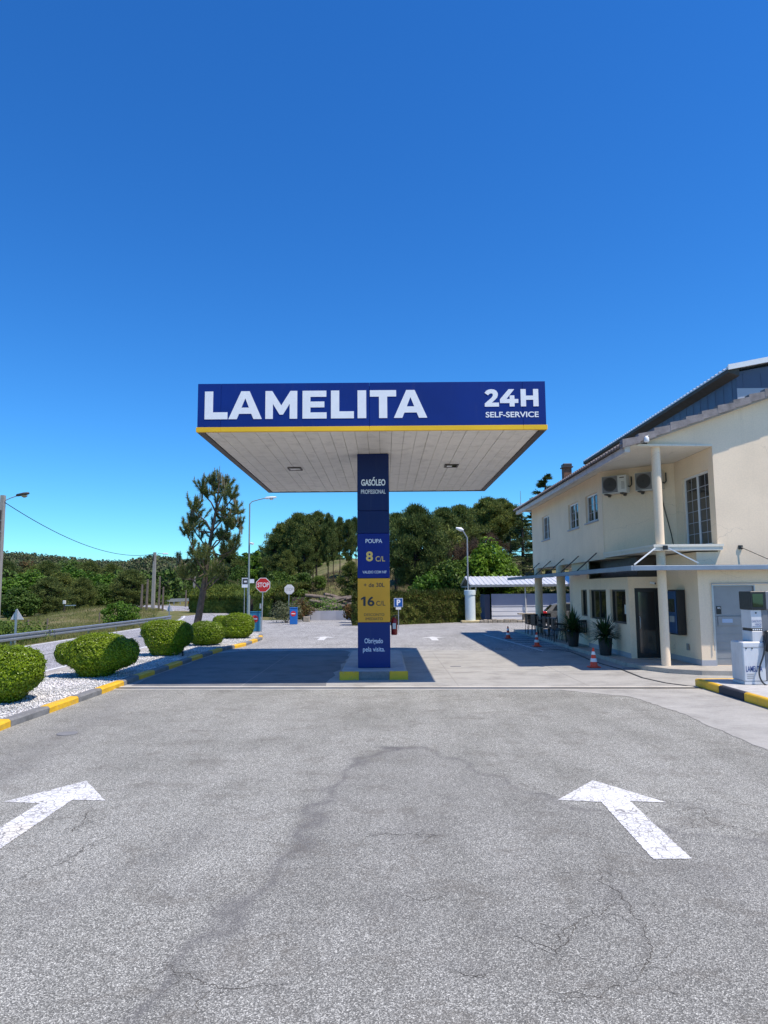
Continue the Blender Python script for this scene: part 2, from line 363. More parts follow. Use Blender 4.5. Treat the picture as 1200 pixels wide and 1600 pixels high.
    def xslab(s, P, X0, X1):           # vertical polygon in yz extruded along x
        n = len(P); V = [(X0, y, z) for y, z in P]+[(X1, y, z) for y, z in P]
        return s.add(V, [tuple(range(n)), tuple(range(2*n-1, n-1, -1))]+[((i+1) % n, i, n+i, n+(i+1) % n) for i in range(n)])
    def bar(s, a, b, w, h):            # rectangular bar between points
        a = Vector(a); b = Vector(b); d = (b-a).normalized(); u = d.cross(Vector((0, 0, 1)))
        if u.length < 1e-3: u = Vector((1, 0, 0))
        u = u.normalized()*w/2; v = u.cross(d).normalized()*h/2
        V = [a-u-v, a+u-v, a+u+v, a-u+v, b-u-v, b+u-v, b+u+v, b-u+v]
        return s.add(V, [(3, 2, 1, 0), (4, 5, 6, 7), (0, 1, 5, 4), (1, 2, 6, 5), (2, 3, 7, 6), (3, 0, 4, 7)])
    def wall(s, p0, p1, z0, z1, holes=(), depth=.2):
        """wall face from p0 to p1 (outside is on the right hand walking p0->p1), with reveals at the openings"""
        p0 = Vector((*p0, 0)); p1 = Vector((*p1, 0)); L = (p1-p0).length; d = (p1-p0)/L; inn = Vector((-d.y, d.x, 0))
        us = sorted({0, L}|{h[0] for h in holes}|{h[1] for h in holes}); zs = sorted({z0, z1}|{h[2] for h in holes}|{h[3] for h in holes})
        P = lambda u, z, q=0.: p0+d*u+inn*q+Vector((0, 0, z))
        for a, b in zip(us, us[1:]):
            for c, e in zip(zs, zs[1:]):
                um, zm = (a+b)/2, (c+e)/2
                if any(h[0] < um < h[1] and h[2] < zm < h[3] for h in holes): continue
                s.add([P(a, c), P(b, c), P(b, e), P(a, e)], [(0, 1, 2, 3)])
        for a, b, c, e in holes:
            for q in (((a, c), (a, e)), ((a, e), (b, e)), ((b, e), (b, c)), ((b, c), (a, c))):
                (u1, w1), (u2, w2) = q
                s.add([P(u1, w1), P(u2, w2), P(u2, w2, depth), P(u1, w1, depth)], [(0, 1, 2, 3)])
        return s
    def build(s, name, mat, parent=None, loc=None):
        return npmesh(name, s.v, s.f, mat, parent, loc, smooth=s.s, midx=(s.m if isinstance(mat, list) else None))
def copy_tree(o, parent=None):
    c = o.copy(); SC.collection.objects.link(c)
    for k in list(c.keys()):
        pass
    if parent: c.parent = parent
    for ch in list(o.children): copy_tree(ch, c)
    return c
def sheet(name, pts, z, mat, parent=None, loc=None):
    """flat polygon"""
    return npmesh(name, [(p[0], p[1], z) for p in pts], [list(range(len(pts)))], mat, parent, loc)

# text: mesh from the built-in font, fitted to a rectangle in the plane y = Y facing the camera side (-y)
def textmesh(body, offset=0.):
    cu = bpy.data.curves.new('t', 'FONT'); cu.body = body; cu.size = 1; cu.offset = offset; cu.extrude = 0; cu.resolution_u = 6
    ob = bpy.data.objects.new('t', cu); SC.collection.objects.link(ob); C.view_layer.update()
    me = bpy.data.meshes.new_from_object(ob.evaluated_get(C.evaluated_depsgraph_get()))
    V = np.array([v.co[:] for v in me.vertices]); Fc = [list(p.vertices) for p in me.polygons]
    bpy.data.objects.remove(ob); bpy.data.curves.remove(cu); bpy.data.meshes.remove(me)
    return V, Fc
def text(name, body, x0, x1, z0, z1, Y, mat, parent, offset=.02, tf=None, loc=None):
    V, Fc = textmesh(body, offset); lo = V.min(0); hi = V.max(0)
    X = x0+(V[:, 0]-lo[0])/(hi[0]-lo[0])*(x1-x0); Z = z0+(V[:, 1]-lo[1])/(hi[1]-lo[1])*(z1-z0)
    P = np.stack([X, np.full_like(X, Y), Z], 1)
    if tf is not None: P = np.array([tf(p) for p in P])
    return npmesh(name, P, Fc, mat, parent, loc)

# leaves -----------------------------------------------------------
def unit(a): return a/np.maximum(np.linalg.norm(a, axis=-1, keepdims=True), 1e-9)
def rdir(n): return unit(rng.normal(size=(n, 3)))
def leafquads(P, N, s, asp=.6):
    n = len(P); s = np.broadcast_to(s, (n,)); t = unit(np.cross(N, rdir(n))); u = np.cross(N, t)
    t = t*s[:, None]; u = u*(s*asp)[:, None]
    V = np.stack([P-t, P-u, P+t, P+u], 1).reshape(-1, 3)
    return V, np.arange(4*n).reshape(n, 4)
def needles(P, Dr, L, W):
    n = len(P); L = np.broadcast_to(L, (n,)); s = unit(np.cross(Dr, rdir(n)))*np.broadcast_to(W, (n,))[:, None]
    V = np.stack([P-s, P+s, P+Dr*L[:, None]], 1).reshape(-1, 3)
    return V, np.arange(3*n).reshape(n, 3)
def fnoise(P, f, seed=0):
    a = P*f+seed*1.7
    return (np.sin(a[:, 0]*1.3+1.7*np.sin(a[:, 1]*.9)+a[:, 2])+np.sin(a[:, 1]*1.7+1.3*np.sin(a[:, 2]*1.1+seed))+np.sin(a[:, 2]*1.9+1.1*np.sin(a[:, 0]*1.2)+.5))/3

# ================================================================== GROUND
def hz(x, y):
    """terrain height"""
    x = np.asarray(x, float); y = np.asarray(y, float)
    st = 53+np.maximum(0, -6-x)*2.6
    rise = .10*np.clip(y-st, 0, 80)
    rough = (np.sin(x*.55+np.sin(y*.31))*.25+np.sin(y*.7+x*.2)*.18)*np.clip((y-st)/15, 0, 1)
    z = rise+rough
    le = np.clip((-14.7-x)/1.3, 0, 1)*np.clip(1-(y-48)/14, 0, 1)
    z = z-.36*le
    far = np.clip((-24-x-np.maximum(0, y-60)*.25)/8, 0, 1)
    z = z-.5*far
    mound = .8*np.exp(-(((x+25)/5)**2+((y-62)/9)**2)); z = z+mound*np.clip((-17-x)/3, 0, 1)
    # far wooded hill on the left
    hill = np.clip((y-330)/420, 0, 1); hill = hill*hill*(3-2*hill)
    prof = 37-np.where(x > -400, .115*(x+400), .02*(-400-x))
    z = z+hill*np.clip(prof+2*np.sin(x*.02)+1.5*np.sin(x*.05+1), 2, 60)
    return z
def graded(lims, steps):
    a = []
    for (lo, hi), s in zip(zip(lims, lims[1:]), steps): a += list(np.arange(lo, hi, s))
    return np.array(a+[lims[-1]])
gx = graded([-1600, -300, -60, -30, 30, 60, 300, 1600], [60, 12, 3, 1.1, 3, 20, 130])
gy = graded([-60, -20, 40, 130, 200, 330, 900, 2400], [20, 4, 1.2, 6, 12, 20, 150])
XX, YY = np.meshgrid(gx, gy); ZZ = hz(XX, YY)
nx, ny = len(gx), len(gy)
idx = np.arange(nx*ny).reshape(ny, nx)
quads = np.stack([idx[:-1, :-1], idx[:-1, 1:], idx[1:, 1:], idx[1:, :-1]], -1).reshape(-1, 4)
def ground_mat():
    m, n, p = newmat('dry grass and soil'); v = pos(n, True)
    c = ramp(n, noise(n, v, .35, 8, .7), [(.32, (.08, .10, .03)), (.47, (.13, .14, .05)), (.60, (.22, .19, .10)), (.76, (.30, .25, .16))])
    c = mix(n, ramp(n, noise(n, v, 2.5, 5, .7), [(.5, (0,)*3), (.7, (.7,)*3)]), c, (.10, .085, .055))
    sx = n.nodes.new('ShaderNodeSeparateXYZ'); link(n, v, sx.inputs[0])
    c = mix(n, ramp(n, math_(n, 'MULTIPLY', sx.outputs[1], 1/400.), [(.55, (0,)*3), (.9, (1,)*3)]), c, (.04, .055, .025))
    link(n, c, p.inputs['Base Color']); p.inputs['Roughness'].default_value = .95; p.inputs['Specular IOR Level'].default_value = .1
    bump(n, p, noise(n, v, 3, 6, .7), .8, .15); return m
g = npmesh('ground', np.stack([XX, YY, ZZ-.004], -1).reshape(-1, 3), quads, ground_mat(), smooth=True); tag(g, kind='structure')

# near asphalt as a dense sheet that carries its stains
def seg_d(P, poly):
    d = np.full(len(P), 1e9)
    for a, b in zip(poly, poly[1:]):
        a = np.array(a[:2], float); b = np.array(b[:2], float); ab = b-a; t = np.clip(((P-a)@ab)/(ab@ab), 0, 1)
        d = np.minimum(d, np.linalg.norm(P-(a+t[:, None]*ab), axis=1))
    return d
x0, x1, y0, y1, st = -6.5, 9.5, 1.2, 15.8, .045
ax = np.arange(x0, x1, st); ay = np.arange(y0, y1, st); AX, AY = np.meshgrid(ax, ay); P2 = np.stack([AX.ravel(), AY.ravel()], 1)
PW = P2+.05*np.stack([np.sin(P2[:, 1]*9)+np.sin(P2[:, 0]*17+2), np.sin(P2[:, 0]*8+1)+np.sin(P2[:, 1]*19)], 1)
st1 = [G(*q) for q in ((615, 1168), (560, 1190), (520, 1230), (490, 1265), (475, 1310), (430, 1365), (360, 1430), (290, 1500), (200, 1600))]
st2 = [G(*q) for q in ((600, 1168), (660, 1170), (720, 1188), (760, 1210), (820, 1235), (880, 1255), (1000, 1285), (1100, 1305), (1200, 1318))]
stain = .55*np.exp(-(seg_d(PW, st1)/.06)**2)+.55*np.exp(-(seg_d(PW, st2)/.045)**2)+.09*np.exp(-(seg_d(PW, st1)/.2)**2)
st3 = [G(*q) for q in ((330, 1290), (260, 1340), (180, 1370), (80, 1420))]; stain += .25*np.exp(-(seg_d(PW, st3)/.2)**2)
# the older darker patch inside the two curves
pp = np.array([[q.x, q.y] for q in st1[::-1]]+[[q.x, q.y] for q in st2]+[[9, 2], [-2, .5]])
inside = np.zeros(len(P2), bool); j = len(pp)-1
for i in range(len(pp)):
    c = ((pp[i, 1] > PW[:, 1]) != (pp[j, 1] > PW[:, 1])) & (PW[:, 0] < (pp[j, 0]-pp[i, 0])*(PW[:, 1]-pp[i, 1])/(pp[j, 1]-pp[i, 1]+1e-9)+pp[i, 0])
    inside ^= c; j = i
stain += inside*.20*np.clip((P2[:, 1]-2.2)/2.5, .35, 1)
st4 = [G(*q) for q in ((0, 1215), (80, 1160), (150, 1120), (195, 1090), (240, 1078))]; stain += .28*np.exp(-(seg_d(PW, st4)/.38)**2)
for q, r in (((380, 1305), .12), ((700, 1250), .1), ((660, 1300), .3), ((620, 1410), .2), ((970, 1395), .2), ((290, 1390), .2), ((105, 1147), .16), ((1090, 1260), .25), ((760, 1450), .15), ((1100, 1365), .3), ((735, 1520), .12)):
    c = G(*q); stain += .22*np.exp(-(((PW-np.array([c.x, c.y]))**2).sum(1))/(r*r))
cr = np.zeros(len(P2))
for poly in (((950, 1340), (958, 1390), (985, 1415), (1005, 1450), (1010, 1500), (985, 1540)), ((955, 1395), (940, 1430), (900, 1450), (875, 1480), (872, 1500)),
             ((255, 1505), (300, 1530), (340, 1545), (430, 1548)), ((150, 1265), (130, 1290), (112, 1300)), ((60, 1365), (110, 1340), (128, 1330)),
             ((700, 1520), (760, 1525), (735, 1528)), ((560, 1300), (640, 1310), (700, 1305)), ((1040, 1255), (1090, 1270), (1060, 1295))):
    cr = np.maximum(cr, .22*np.exp(-(seg_d(P2+.02*np.stack([np.sin(P2[:, 1]*40), np.sin(P2[:, 0]*37)], 1), [G(*q) for q in poly])/.022)**2))
Z = .004+.006*np.sin(AX.ravel()*.9)*np.sin(AY.ravel()*.7)*0
idx = np.arange(AX.size).reshape(AX.shape); quads = np.stack([idx[:-1, :-1], idx[:-1, 1:], idx[1:, 1:], idx[1:, :-1]], -1).reshape(-1, 4)
a = npmesh('forecourt', np.stack([AX.ravel(), AY.ravel(), Z], 1), quads, M['asphalt'], smooth=True); tag(a, kind='structure')
for nm, arr in (('stain', stain), ('crack', cr)):
    at = a.data.attributes.new(nm, 'FLOAT', 'POINT'); at.data.foreach_set('value', np.clip(arr, 0, 1).astype(np.float32))
# sharp branching cracks in the asphalt
rc = random.Random(3); CV = []; CF = []
def crackline(pts, w_=.008, br=.18, depth=0):
    P = [Vector((p[0], p[1])) for p in pts]
    for _ in range(5 if depth == 0 else 3):
        Q = [P[0]]
        for a_, b_ in zip(P, P[1:]):
            L_ = (b_-a_).length; nn_ = Vector((-(b_-a_).y, (b_-a_).x)); Q += [(a_+b_)/2+nn_*rc.uniform(-.22, .22), b_]
        P = Q
    k = len(P); b0 = len(CV)
    for i, p in enumerate(P):
        d = (P[min(i+1, k-1)]-P[max(i-1, 0)]); d = d.normalized() if d.length > 0 else Vector((1, 0)); nn_ = Vector((-d.y, d.x)); t = i/(k-1); ww = w_*.75*rc.uniform(.1, 1.1)*min(1, 5*t+.1, 5*(1-t)+.1)/2
        CV.extend([(*(p+nn_*ww), .0055), (*(p-nn_*ww), .0055)])
    for i in range(k-1): CF.append([b0+2*i, b0+2*i+1, b0+2*i+3, b0+2*i+2])
    if depth < 2:
        for i in range(3, k-3, 3):
            if rc.random() < br:
                a_ = rc.uniform(0, 6.28); L_ = rc.uniform(.08, .35); crackline([P[i], P[i]+Vector((math.cos(a_), math.sin(a_)))*L_], w_*.6, .1, depth+1)
for poly, w_ in (((( 950, 1340), (958, 1390), (985, 1415), (1005, 1450), (1010, 1500), (985, 1540)), .011), (((955, 1395), (940, 1430), (900, 1450), (875, 1480), (872, 1500)), .010),
             (((255, 1505), (300, 1530), (340, 1545), (430, 1548)), .010), (((150, 1265), (130, 1290), (112, 1300)), .012), (((60, 1365), (110, 1340), (128, 1330), (200, 1300)), .008), (((0, 1385), (40, 1372), (80, 1350)), .007),
             (((700, 1520), (760, 1525), (735, 1528)), .010), (((600, 1300), (650, 1305), (695, 1308)), .009), (((1040, 1270), (1090, 1262), (1130, 1290), (1190, 1300)), .010), (((1060, 1300), (1100, 1280), (1150, 1275)), .008),
             (((1015, 1250), (1060, 1255), (1110, 1250)), .007), (((165, 1250), (210, 1230), (260, 1215)), .008), (((620, 1400), (660, 1408), (700, 1400)), .008), (((980, 1540), (940, 1560), (860, 1570)), .008), (((330, 1200), (420, 1180), (470, 1172)), .006), (((730, 1190), (780, 1215), (850, 1240), (872, 1248)), .007)):
    crackline([G(*q) for q in poly], w_)
tag(npmesh('asphalt_cracks', CV, CF, plain('crack shadow gap', (.075, .068, .058), .95, .3)), kind='structure')
# the rest of the yard
ya = sheet('yard', [(-14.4, -40), (x0, -40), (x0, 15.75), (-14.4, 15.75)], .004, M['asphalt_far']); tag(ya, kind='structure')
ya = sheet('yard', [(x0, -40), (30, -40), (30, y0), (x0, y0)], .004, M['asphalt_far']); tag(ya, kind='structure')
ya = sheet('yard', [(-14.4, 15.75), (30, 15.75), (30, 46), (12, 51.5), (-9, 52), (-10, 58), (-14, 71), (-18, 73), (-22, 80), (-16, 60), (-14.4, 46)], .002, M['asphalt_far']); tag(ya, kind='structure')
# concrete apron under the canopy and toward the right
def jag(a, b, n, amp):
    a = Vector(a); b = Vector(b); d = b-a; nn = Vector((-d.y, d.x)).normalized()
    return [(a+d*i/n+nn*random.uniform(-amp, amp))[:] for i in range(n)]
dy = lambda x: 15.42-.057*(x+.0)
conc = [(-6.0, dy(-6.0))]+[(3.4, dy(3.4))]+jag((3.5, 15.2), (4.75, 14.1), 14, .03)+jag((4.75, 14.1), (4.97, 12.3), 14, .03)+jag((4.97, 12.3), (4.9, 8.8), 18, .04)+[(4.7, 2), (4.5, -10), (30, -10), (30, 24), (5.3, 23.9)]+[(3.9, 24.7), (.87, 25.4), (-6.4, 25.6)]
c_ = sheet('concrete_apron', conc, .009, M['concrete']); tag(c_, kind='structure')
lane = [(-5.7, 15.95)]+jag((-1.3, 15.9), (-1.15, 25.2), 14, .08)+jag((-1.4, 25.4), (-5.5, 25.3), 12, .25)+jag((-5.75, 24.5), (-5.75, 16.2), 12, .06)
tag(sheet('shade_dark_lane', lane, .0103, concrete_mat('shade darkened concrete', (.17, .17, .17), (.10, .10, .10))), kind='structure')  # darker sheet deepens the canopy shade on the left lane by colour
# joints in the concrete
m = MB()
for X in (-3.2, 1.6, 4.4): m.box((X-.008, 15.6, .009), (X+.008, 24.2, .0115))
for Y in (18.4, 21.4): m.box((-6, Y-.008, .009), (6.4, Y+.008, .0115))
m.box((-6.3, 24.55, .009), (5.2, 24.57, .0115))
tag(m.build('concrete_joints', M['gap']), kind='structure')
# drainage channel
m = MB(); m2 = MB()
a0 = Vector((-5.95, dy(-5.95)+.1, 0)); b0 = Vector((6.6, dy(6.6)+.1, 0))
dd = (b0-a0).normalized(); nn = Vector((-dd.y, dd.x, 0))
def strip(mb, a, b, o0, o1, z0, z1):
    V = [a+nn*o0, b+nn*o0, b+nn*o1, a+nn*o1]; mb.prism([(p.x, p.y) for p in V], z0, z1)
strip(m, a0, b0, .10, .30, .002, .018); strip(m, a0, b0, -.22, -.10, .002, .016)
dc = m.build('drain_channel', concrete_mat('channel concrete', (.50, .47, .41), (.36, .33, .28)), loc=tuple(a0)); tag(dc, 'long concrete drain channel with a dark slot in front of the canopy shadow', 'drain')
strip(m2, a0, b0, -.10, .10, .002, .0145); m2.build('slot', M['black'], dc)
# dark cable groove curving past the building
gp = [G(*q) for q in ((858, 1014), (888, 1018), (905, 1024), (920, 1031), (943, 1039), (969, 1046), (1004, 1060), (1040, 1068), (1085, 1074))]
m = MB()
for p, q in zip(gp, gp[1:]): m.bar(p+Vector((0, 0, .014)), q+Vector((0, 0, .014)), .055, .012)
tag(m.build('floor_cable', M['hose'], loc=tuple(gp[0])), 'thin dark cable lying curved on the concrete beside the nearest orange cone', 'cable')
# painted arrows
def ragged(pts, tri_src, z, mat):
    rj = random.Random(9); out = []
    n = len(pts)
    for i in range(n):
        a = Vector(pts[i]); b = Vector(pts[(i+1) % n]); L = (b-a).length; k = max(2, int(L/.02)); q = Vector((-(b-a).y, (b-a).x))/L
        for j in range(k): out.append(a+(b-a)*j/k+(q*rj.uniform(-.0045, .0045) if j else Vector((0, 0))))
    tri = tessellate_polygon([[Vector((p.x, p.y, 0)) for p in out]])
    return npmesh('road_marking', [(p.x, p.y, z) for p in out], [list(t) for t in tri], mat)
def arrow(cx, ty, sc=1., rot=0., sheetz=.0135):
    w_, hw, hl, L = .29, 1.04, .80, 2.4
    pts = [(0, 0), (-hw/2, -hl-.02), (-w_/2-.01, -hl+.02), (-w_/2, -L), (w_/2, -L), (w_/2+.01, -hl+.02), (hw/2, -hl-.02)]
    return [(cx+p[0]*sc, ty+p[1]*sc) for p in pts]
tag(ragged([(2.27, 8.07), (1.71, 7.35), (2.12, 7.27), (2.07, 5.77), (2.37, 5.78), (2.41, 7.29), (2.75, 7.24)], None, .0085, M['paint']), kind='structure')
tag(ragged([(-3.35, 8.21), (-3.86, 7.43), (-3.47, 7.38), (-3.47, 5.85), (-3.18, 5.85), (-3.19, 7.48), (-2.84, 7.45)], None, .0085, M['paint']), kind='structure')
for cx, ty in ((-2.75, 33.), (2.1, 32.3)):
    tag(npmesh('road_marking', [(*p, .0085) for p in arrow(cx, ty, 1.)], [[0, 1, 2], [0, 2, 5], [0, 5, 6], [2, 3, 4, 5]], M['paint_worn']), kind='structure')
m = MB()
pa, pb = G(757, 992), G(850, 1018)
for k in range(9):
    t = k/8; p = pa.lerp(pb, t); m.box((p.x, p.y-.05, .012), (p.x+1.9, p.y+.05, .015))
m.bar(pa+Vector((0, 0, .0125)), pb+Vector((0, 0, .0125)), .1, .006)
tag(m.build('parking_hatching', M['paint_worn']), kind='structure')
# road + its edge lines
cl = [(-11.6, -30), (-11.6, 30), (-11.6, 42), (-12.2, 50), (-14.2, 60), (-18, 72), (-23.5, 86), (-30, 100), (-42, 115), (-60, 128)]
def smoothline(p, n=8):
    p = [Vector(q) for q in p]; out = []
    for i in range(len(p)-1):
        a, b, c, d = p[max(i-1, 0)], p[i], p[i+1], p[min(i+2, len(p)-1)]
        for k in range(n):
            t = k/n; out.append(.5*((2*b)+(c-a)*t+(2*a-5*b+4*c-d)*t*t+(-a+3*b-3*c+d)*t*t*t))
    return out+[p[-1]]
cs = smoothline(cl)
def ribbon(name, line, o0, o1, z, mat):
    V = []
    for i, p in enumerate(line):
        d = (line[min(i+1, len(line)-1)]-line[max(i-1, 0)]).normalized(); q = Vector((-d.y, d.x))
        for o in (o0, o1): V.append((*(p+q*o), z+max(0., float(hz(p.x, p.y)))))
    n = len(line); return npmesh(name, V, [[2*i, 2*i+2, 2*i+3, 2*i+1] if o1 < o0 else [2*i+1, 2*i+3, 2*i+2, 2*i] for i in range(n-1)], mat)
tag(ribbon('road', cs, -2.7, 2.75, .008, M['road']), kind='structure')
for o in (-2.45, 2.5): tag(ribbon('road_edge_line', cs, o-.08, o+.08, .013, M['paint_worn']), kind='structure')
tag(ribbon('road_centre_seam', cs, -.06, .05, .0125, M['kerb_grey']), kind='structure')
m = MB()
m.box((-9.1, 23.9, .006), (-7.9, 24.3, .0125)); m.box((-9.1, 27.2, .006), (-8.2, 27.5, .0125)); m.box((-9.0, 18.6, .006), (-8.2, 18.9, .0125))
tag(m.build('side_marking', M['paint_worn']), kind='structure')

# ================================================================== KERB BED with white gravel
kp = [(-6.0, 4.0), (-6.02, 8.0)]+[tuple(G(*q)[:2]) for q in ((0, 1143), (17, 1136), (77, 1115), (123, 1098), (159, 1085), (194, 1072), (217, 1063), (264, 1047), (299, 1034), (353, 1016), (381, 1010.5), (410, 1000), (430, 992.5))]
kp[-1] = (-5.75, 33.9)
kline = [Vector((*p, 0)) for p in kp]
# resample
dist = [0]
for a, b in zip(kline, kline[1:]): dist.append(dist[-1]+(b-a).length)
def kat(s):
    s = max(0, min(s, dist[-1]-1e-6))
    for i in range(len(dist)-1):
        if s <= dist[i+1]: t = (s-dist[i])/(dist[i+1]-dist[i]); return kline[i].lerp(kline[i+1], t)
kerb = empty('kerb', tuple(kline[0]), 'long low kerb of alternating yellow and grey blocks edging the white gravel bed', 'kerb')
bounds = [0, 1.1, 2.3, 3.5, 4.7, 6.0]
b0_ = dist[3]
bounds += [b0_, dist[4], dist[5], dist[6], dist[7]]
s = bounds[-1]; k = 0
while s < dist[-1]-.3: s += 1.15+random.uniform(-.15, .15); bounds.append(min(s, dist[-1]))
col = 0
kw, kh = .17, .125
for i, (s0, s1) in enumerate(zip(bounds, bounds[1:])):
    yel = (i % 2 == 1) if i > 5 else (i % 2 == 1)
    if i == 5: yel = True
    if i >= 6: yel = (i % 2 == 1)
    n = max(2, int((s1-s0)/.3)); m = MB(); V = []; Fc = []
    for q in range(n+1):
        s = s0+.006+(s1-s0-.012)*q/n; p = kat(s); d = (kat(s+.05)-kat(s-.05)).normalized(); nn_ = Vector((-d.y, d.x, 0)); wob = .006*math.sin(s*7+i)
        for o, z in ((0, 0), (.0+wob, kh-.03), (.03+wob, kh), (kw, kh+wob*.5), (kw, 0)): V.append(p+nn_*o+Vector((0, 0, z)))
    for q in range(n):
        for e in range(4): Fc.append((q*5+e, q*5+e+1, q*5+5+e+1, q*5+5+e))
    Fc += [(0, 4, 3, 2, 1), tuple(n*5+e for e in range(5))]
    m.add(V, Fc); m.build('yellow_block' if yel else 'grey_block', M['kerb_yellow'] if yel else M['kerb_grey'], kerb)
# gravel bed
inner = [kat(s) for s in np.linspace(0, dist[-1]-.2, 60)]
inn = [(p.x-.17, p.y) for p in inner]
outer = [(-8.35, 4.)]+[(-8.35, 20), (-8.3, 26), (-8.1, 31), (-7.3, 34.2), (-6.6, 34.4)]
bed = [(p[0], p[1]) for p in inn]+outer[::-1]
def gravel_mat():
    m, n, p = newmat('white gravel'); v = pos(n, True)
    d = voro(n, v, 26); cc = voro(n, v, 26, out='Color'); s = n.nodes.new('ShaderNodeSeparateColor'); link(n, cc, s.inputs[0])
    c = ramp(n, s.outputs[0], [(0, (.42, .42, .43)), (.6, (.6, .6, .6)), (1, (.74, .74, .74))])
    c = mix(n, ramp(n, d, [(.45, (0,)*3), (.8, (1,)*3)]), c, (.16, .15, .14))
    link(n, c, p.inputs['Base Color']); p.inputs['Roughness'].default_value = .8
    inv = math_(n, 'SUBTRACT', 1., d); bump(n, p, inv, 1., .03); return m
M['gravel'] = gravel_mat()
gb = MB(); gb.prism([(a, b) for a, b in bed], .0, .085); gv = gb.build('gravel_bed', M['gravel']); tag(gv, kind='structure')
n = 24000; gy_ = 9+rng.random(n)**1.5*25; 
kx = np.interp(gy_, [p.y for p in inner], [p.x-.17 for p in inner]); ox = np.interp(gy_, [4, 20, 26, 31, 34.3], [-8.35, -8.35, -8.3, -8.1, -7.0])
gx_ = kx-.03+(ox+.04-kx)*rng.random(n)
base = np.array([(1, 0, 0), (0, 1, 0), (-1, 0, 0), (0, -1, 0), (0, 0, .8), (0, 0, -.8)], float)
r = .010+.014*rng.random(n); Vp = base[None]*r[:, None, None]*(.7+.6*rng.random((n, 6, 1)))
th = rng.random(n)*6.28; c_, s_ = np.cos(th), np.sin(th)
Vx = Vp[..., 0]*c_[:, None]-Vp[..., 1]*s_[:, None]; Vy = Vp[..., 0]*s_[:, None]+Vp[..., 1]*c_[:, None]
Vp = np.stack([Vx+gx_[:, None], Vy+gy_[:, None], Vp[..., 2]+.09+.01*rng.random((n, 1))], -1).reshape(-1, 3)
of = np.array([(0, 1, 4), (1, 2, 4), (2, 3, 4), (3, 0, 4), (1, 0, 5), (2, 1, 5), (3, 2, 5), (0, 3, 5)])
Fp = (of[None]+6*np.arange(n)[:, None, None]).reshape(-1, 3)
M['pebble'] = leafmat('white pebbles', [(.68, .68, .68), (.55, .55, .56), (.78, .78, .78), (.36, .36, .37)], 0., .8)
tag(npmesh('white_gravel', Vp, Fp, M['pebble']), 'loose white gravel under the clipped bushes', 'gravel', kind='stuff')
# concrete shoulder between bed and road
tag(sheet('shoulder', [(-9.0, 2), (-8.33, 2), (-8.33, 20), (-8.3, 26), (-8.1, 31), (-7.3, 35), (-9, 37)], .0135, concrete_mat('pinkish shoulder concrete', (.40, .37, .33), (.29, .27, .24))), kind='structure')

# ================================================================== BUSHES
def bush(loc, blobs, label, nleaf, seed, leaf=.019):
    nleaf = int(nleaf*1.7)
    o = empty('clipped_bush', loc, label, 'bush', 'clipped round bushes in the white gravel bed')
    L = np.array(loc); tot = sum(b[3]*b[4]+b[3]*b[5]+b[4]*b[5] for b in blobs)
    PP = []; NN = []
    def f(P, b):      # superellipsoid level
        q = np.abs((P-np.array(b[:3]))/np.array(b[3:6])); return (q**2.6).sum(1)**(1/2.6)
    for b in blobs:
        k = int(nleaf*(b[3]*b[4]+b[3]*b[5]+b[4]*b[5])/tot*1.5)
        d = rdir(k); q = (np.abs(d)**2.6).sum(1)**(1/2.6); r0 = d/q[:, None]*np.array(b[3:6])
        N = unit(np.sign(d)*np.abs(d/q[:, None])**1.6/np.array(b[3:6]))
        P = r0+np.array(b[:3]); lump = .018*fnoise(P, 6, seed)+.018*fnoise(P, 15, seed+3)+.022*fnoise(P, 38, seed+5)
        ok = np.ones(k, bool)
        for b2 in blobs:
            if b2 is not b: ok &= f(P, b2) > .97
        ok &= P[:, 2] > .03
        sh = rng.random(k)**2*.11-.035*(rng.random(k) < .06)
        PP.append((P+N*(lump-sh+.01)[:, None])[ok]); NN.append(N[ok])
    P = np.concatenate(PP); N = np.concatenate(NN)
    N2 = unit(N+rdir(len(P))*.75+np.array([0, 0, .25]))
    V, Fq = leafquads(P+L, N2, leaf*(.7+.6*rng.random(len(P))), .62)
    npmesh('foliage', V, Fq, M['boxwood'], o)
    # twiggy inner core
    m = MB()
    V = []; 
    core = []
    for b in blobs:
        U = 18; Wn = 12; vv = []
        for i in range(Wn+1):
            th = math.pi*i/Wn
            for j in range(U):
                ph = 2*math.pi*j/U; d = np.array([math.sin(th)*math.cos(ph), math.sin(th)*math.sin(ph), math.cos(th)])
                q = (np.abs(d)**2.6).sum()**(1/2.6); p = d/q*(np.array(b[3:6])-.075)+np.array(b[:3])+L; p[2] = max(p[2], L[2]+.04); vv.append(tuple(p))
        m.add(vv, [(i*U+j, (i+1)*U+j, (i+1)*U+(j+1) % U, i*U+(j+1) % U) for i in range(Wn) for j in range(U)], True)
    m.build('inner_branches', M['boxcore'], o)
    m = MB()
    for j in range(5):
        a = j*1.3+seed; m.tube([(L[0]+.05*math.cos(a), L[1]+.05*math.sin(a), L[2]-.02), (L[0]+.25*math.cos(a), L[1]+.25*math.sin(a), L[2]+.4)], [.03, .02], 6)
    m.build('stem', M['bark_dark'], o)
    return o
gz = .085
bush((-7.3, 13.5, gz), [(0.0, 0, .56, .80, .75, .46), (-.5, -.2, .50, .6, .6, .42), (.12, .0, .30, .48, .5, .30), (.30, -.1, .62, .55, .55, .36)], 'largest clipped green bush nearest the camera, cut off by the left edge of the photo', 62000, 1)
bush((-7.0, 17.5, gz), [(.08, 0, .56, .72, .65, .44), (-.52, .0, .55, .42, .45, .27), (.0, 0, .28, .45, .45, .28), (.45, .1, .55, .48, .5, .34)], 'lopsided clipped bush bulging out to the left over a narrow foot', 48000, 2)
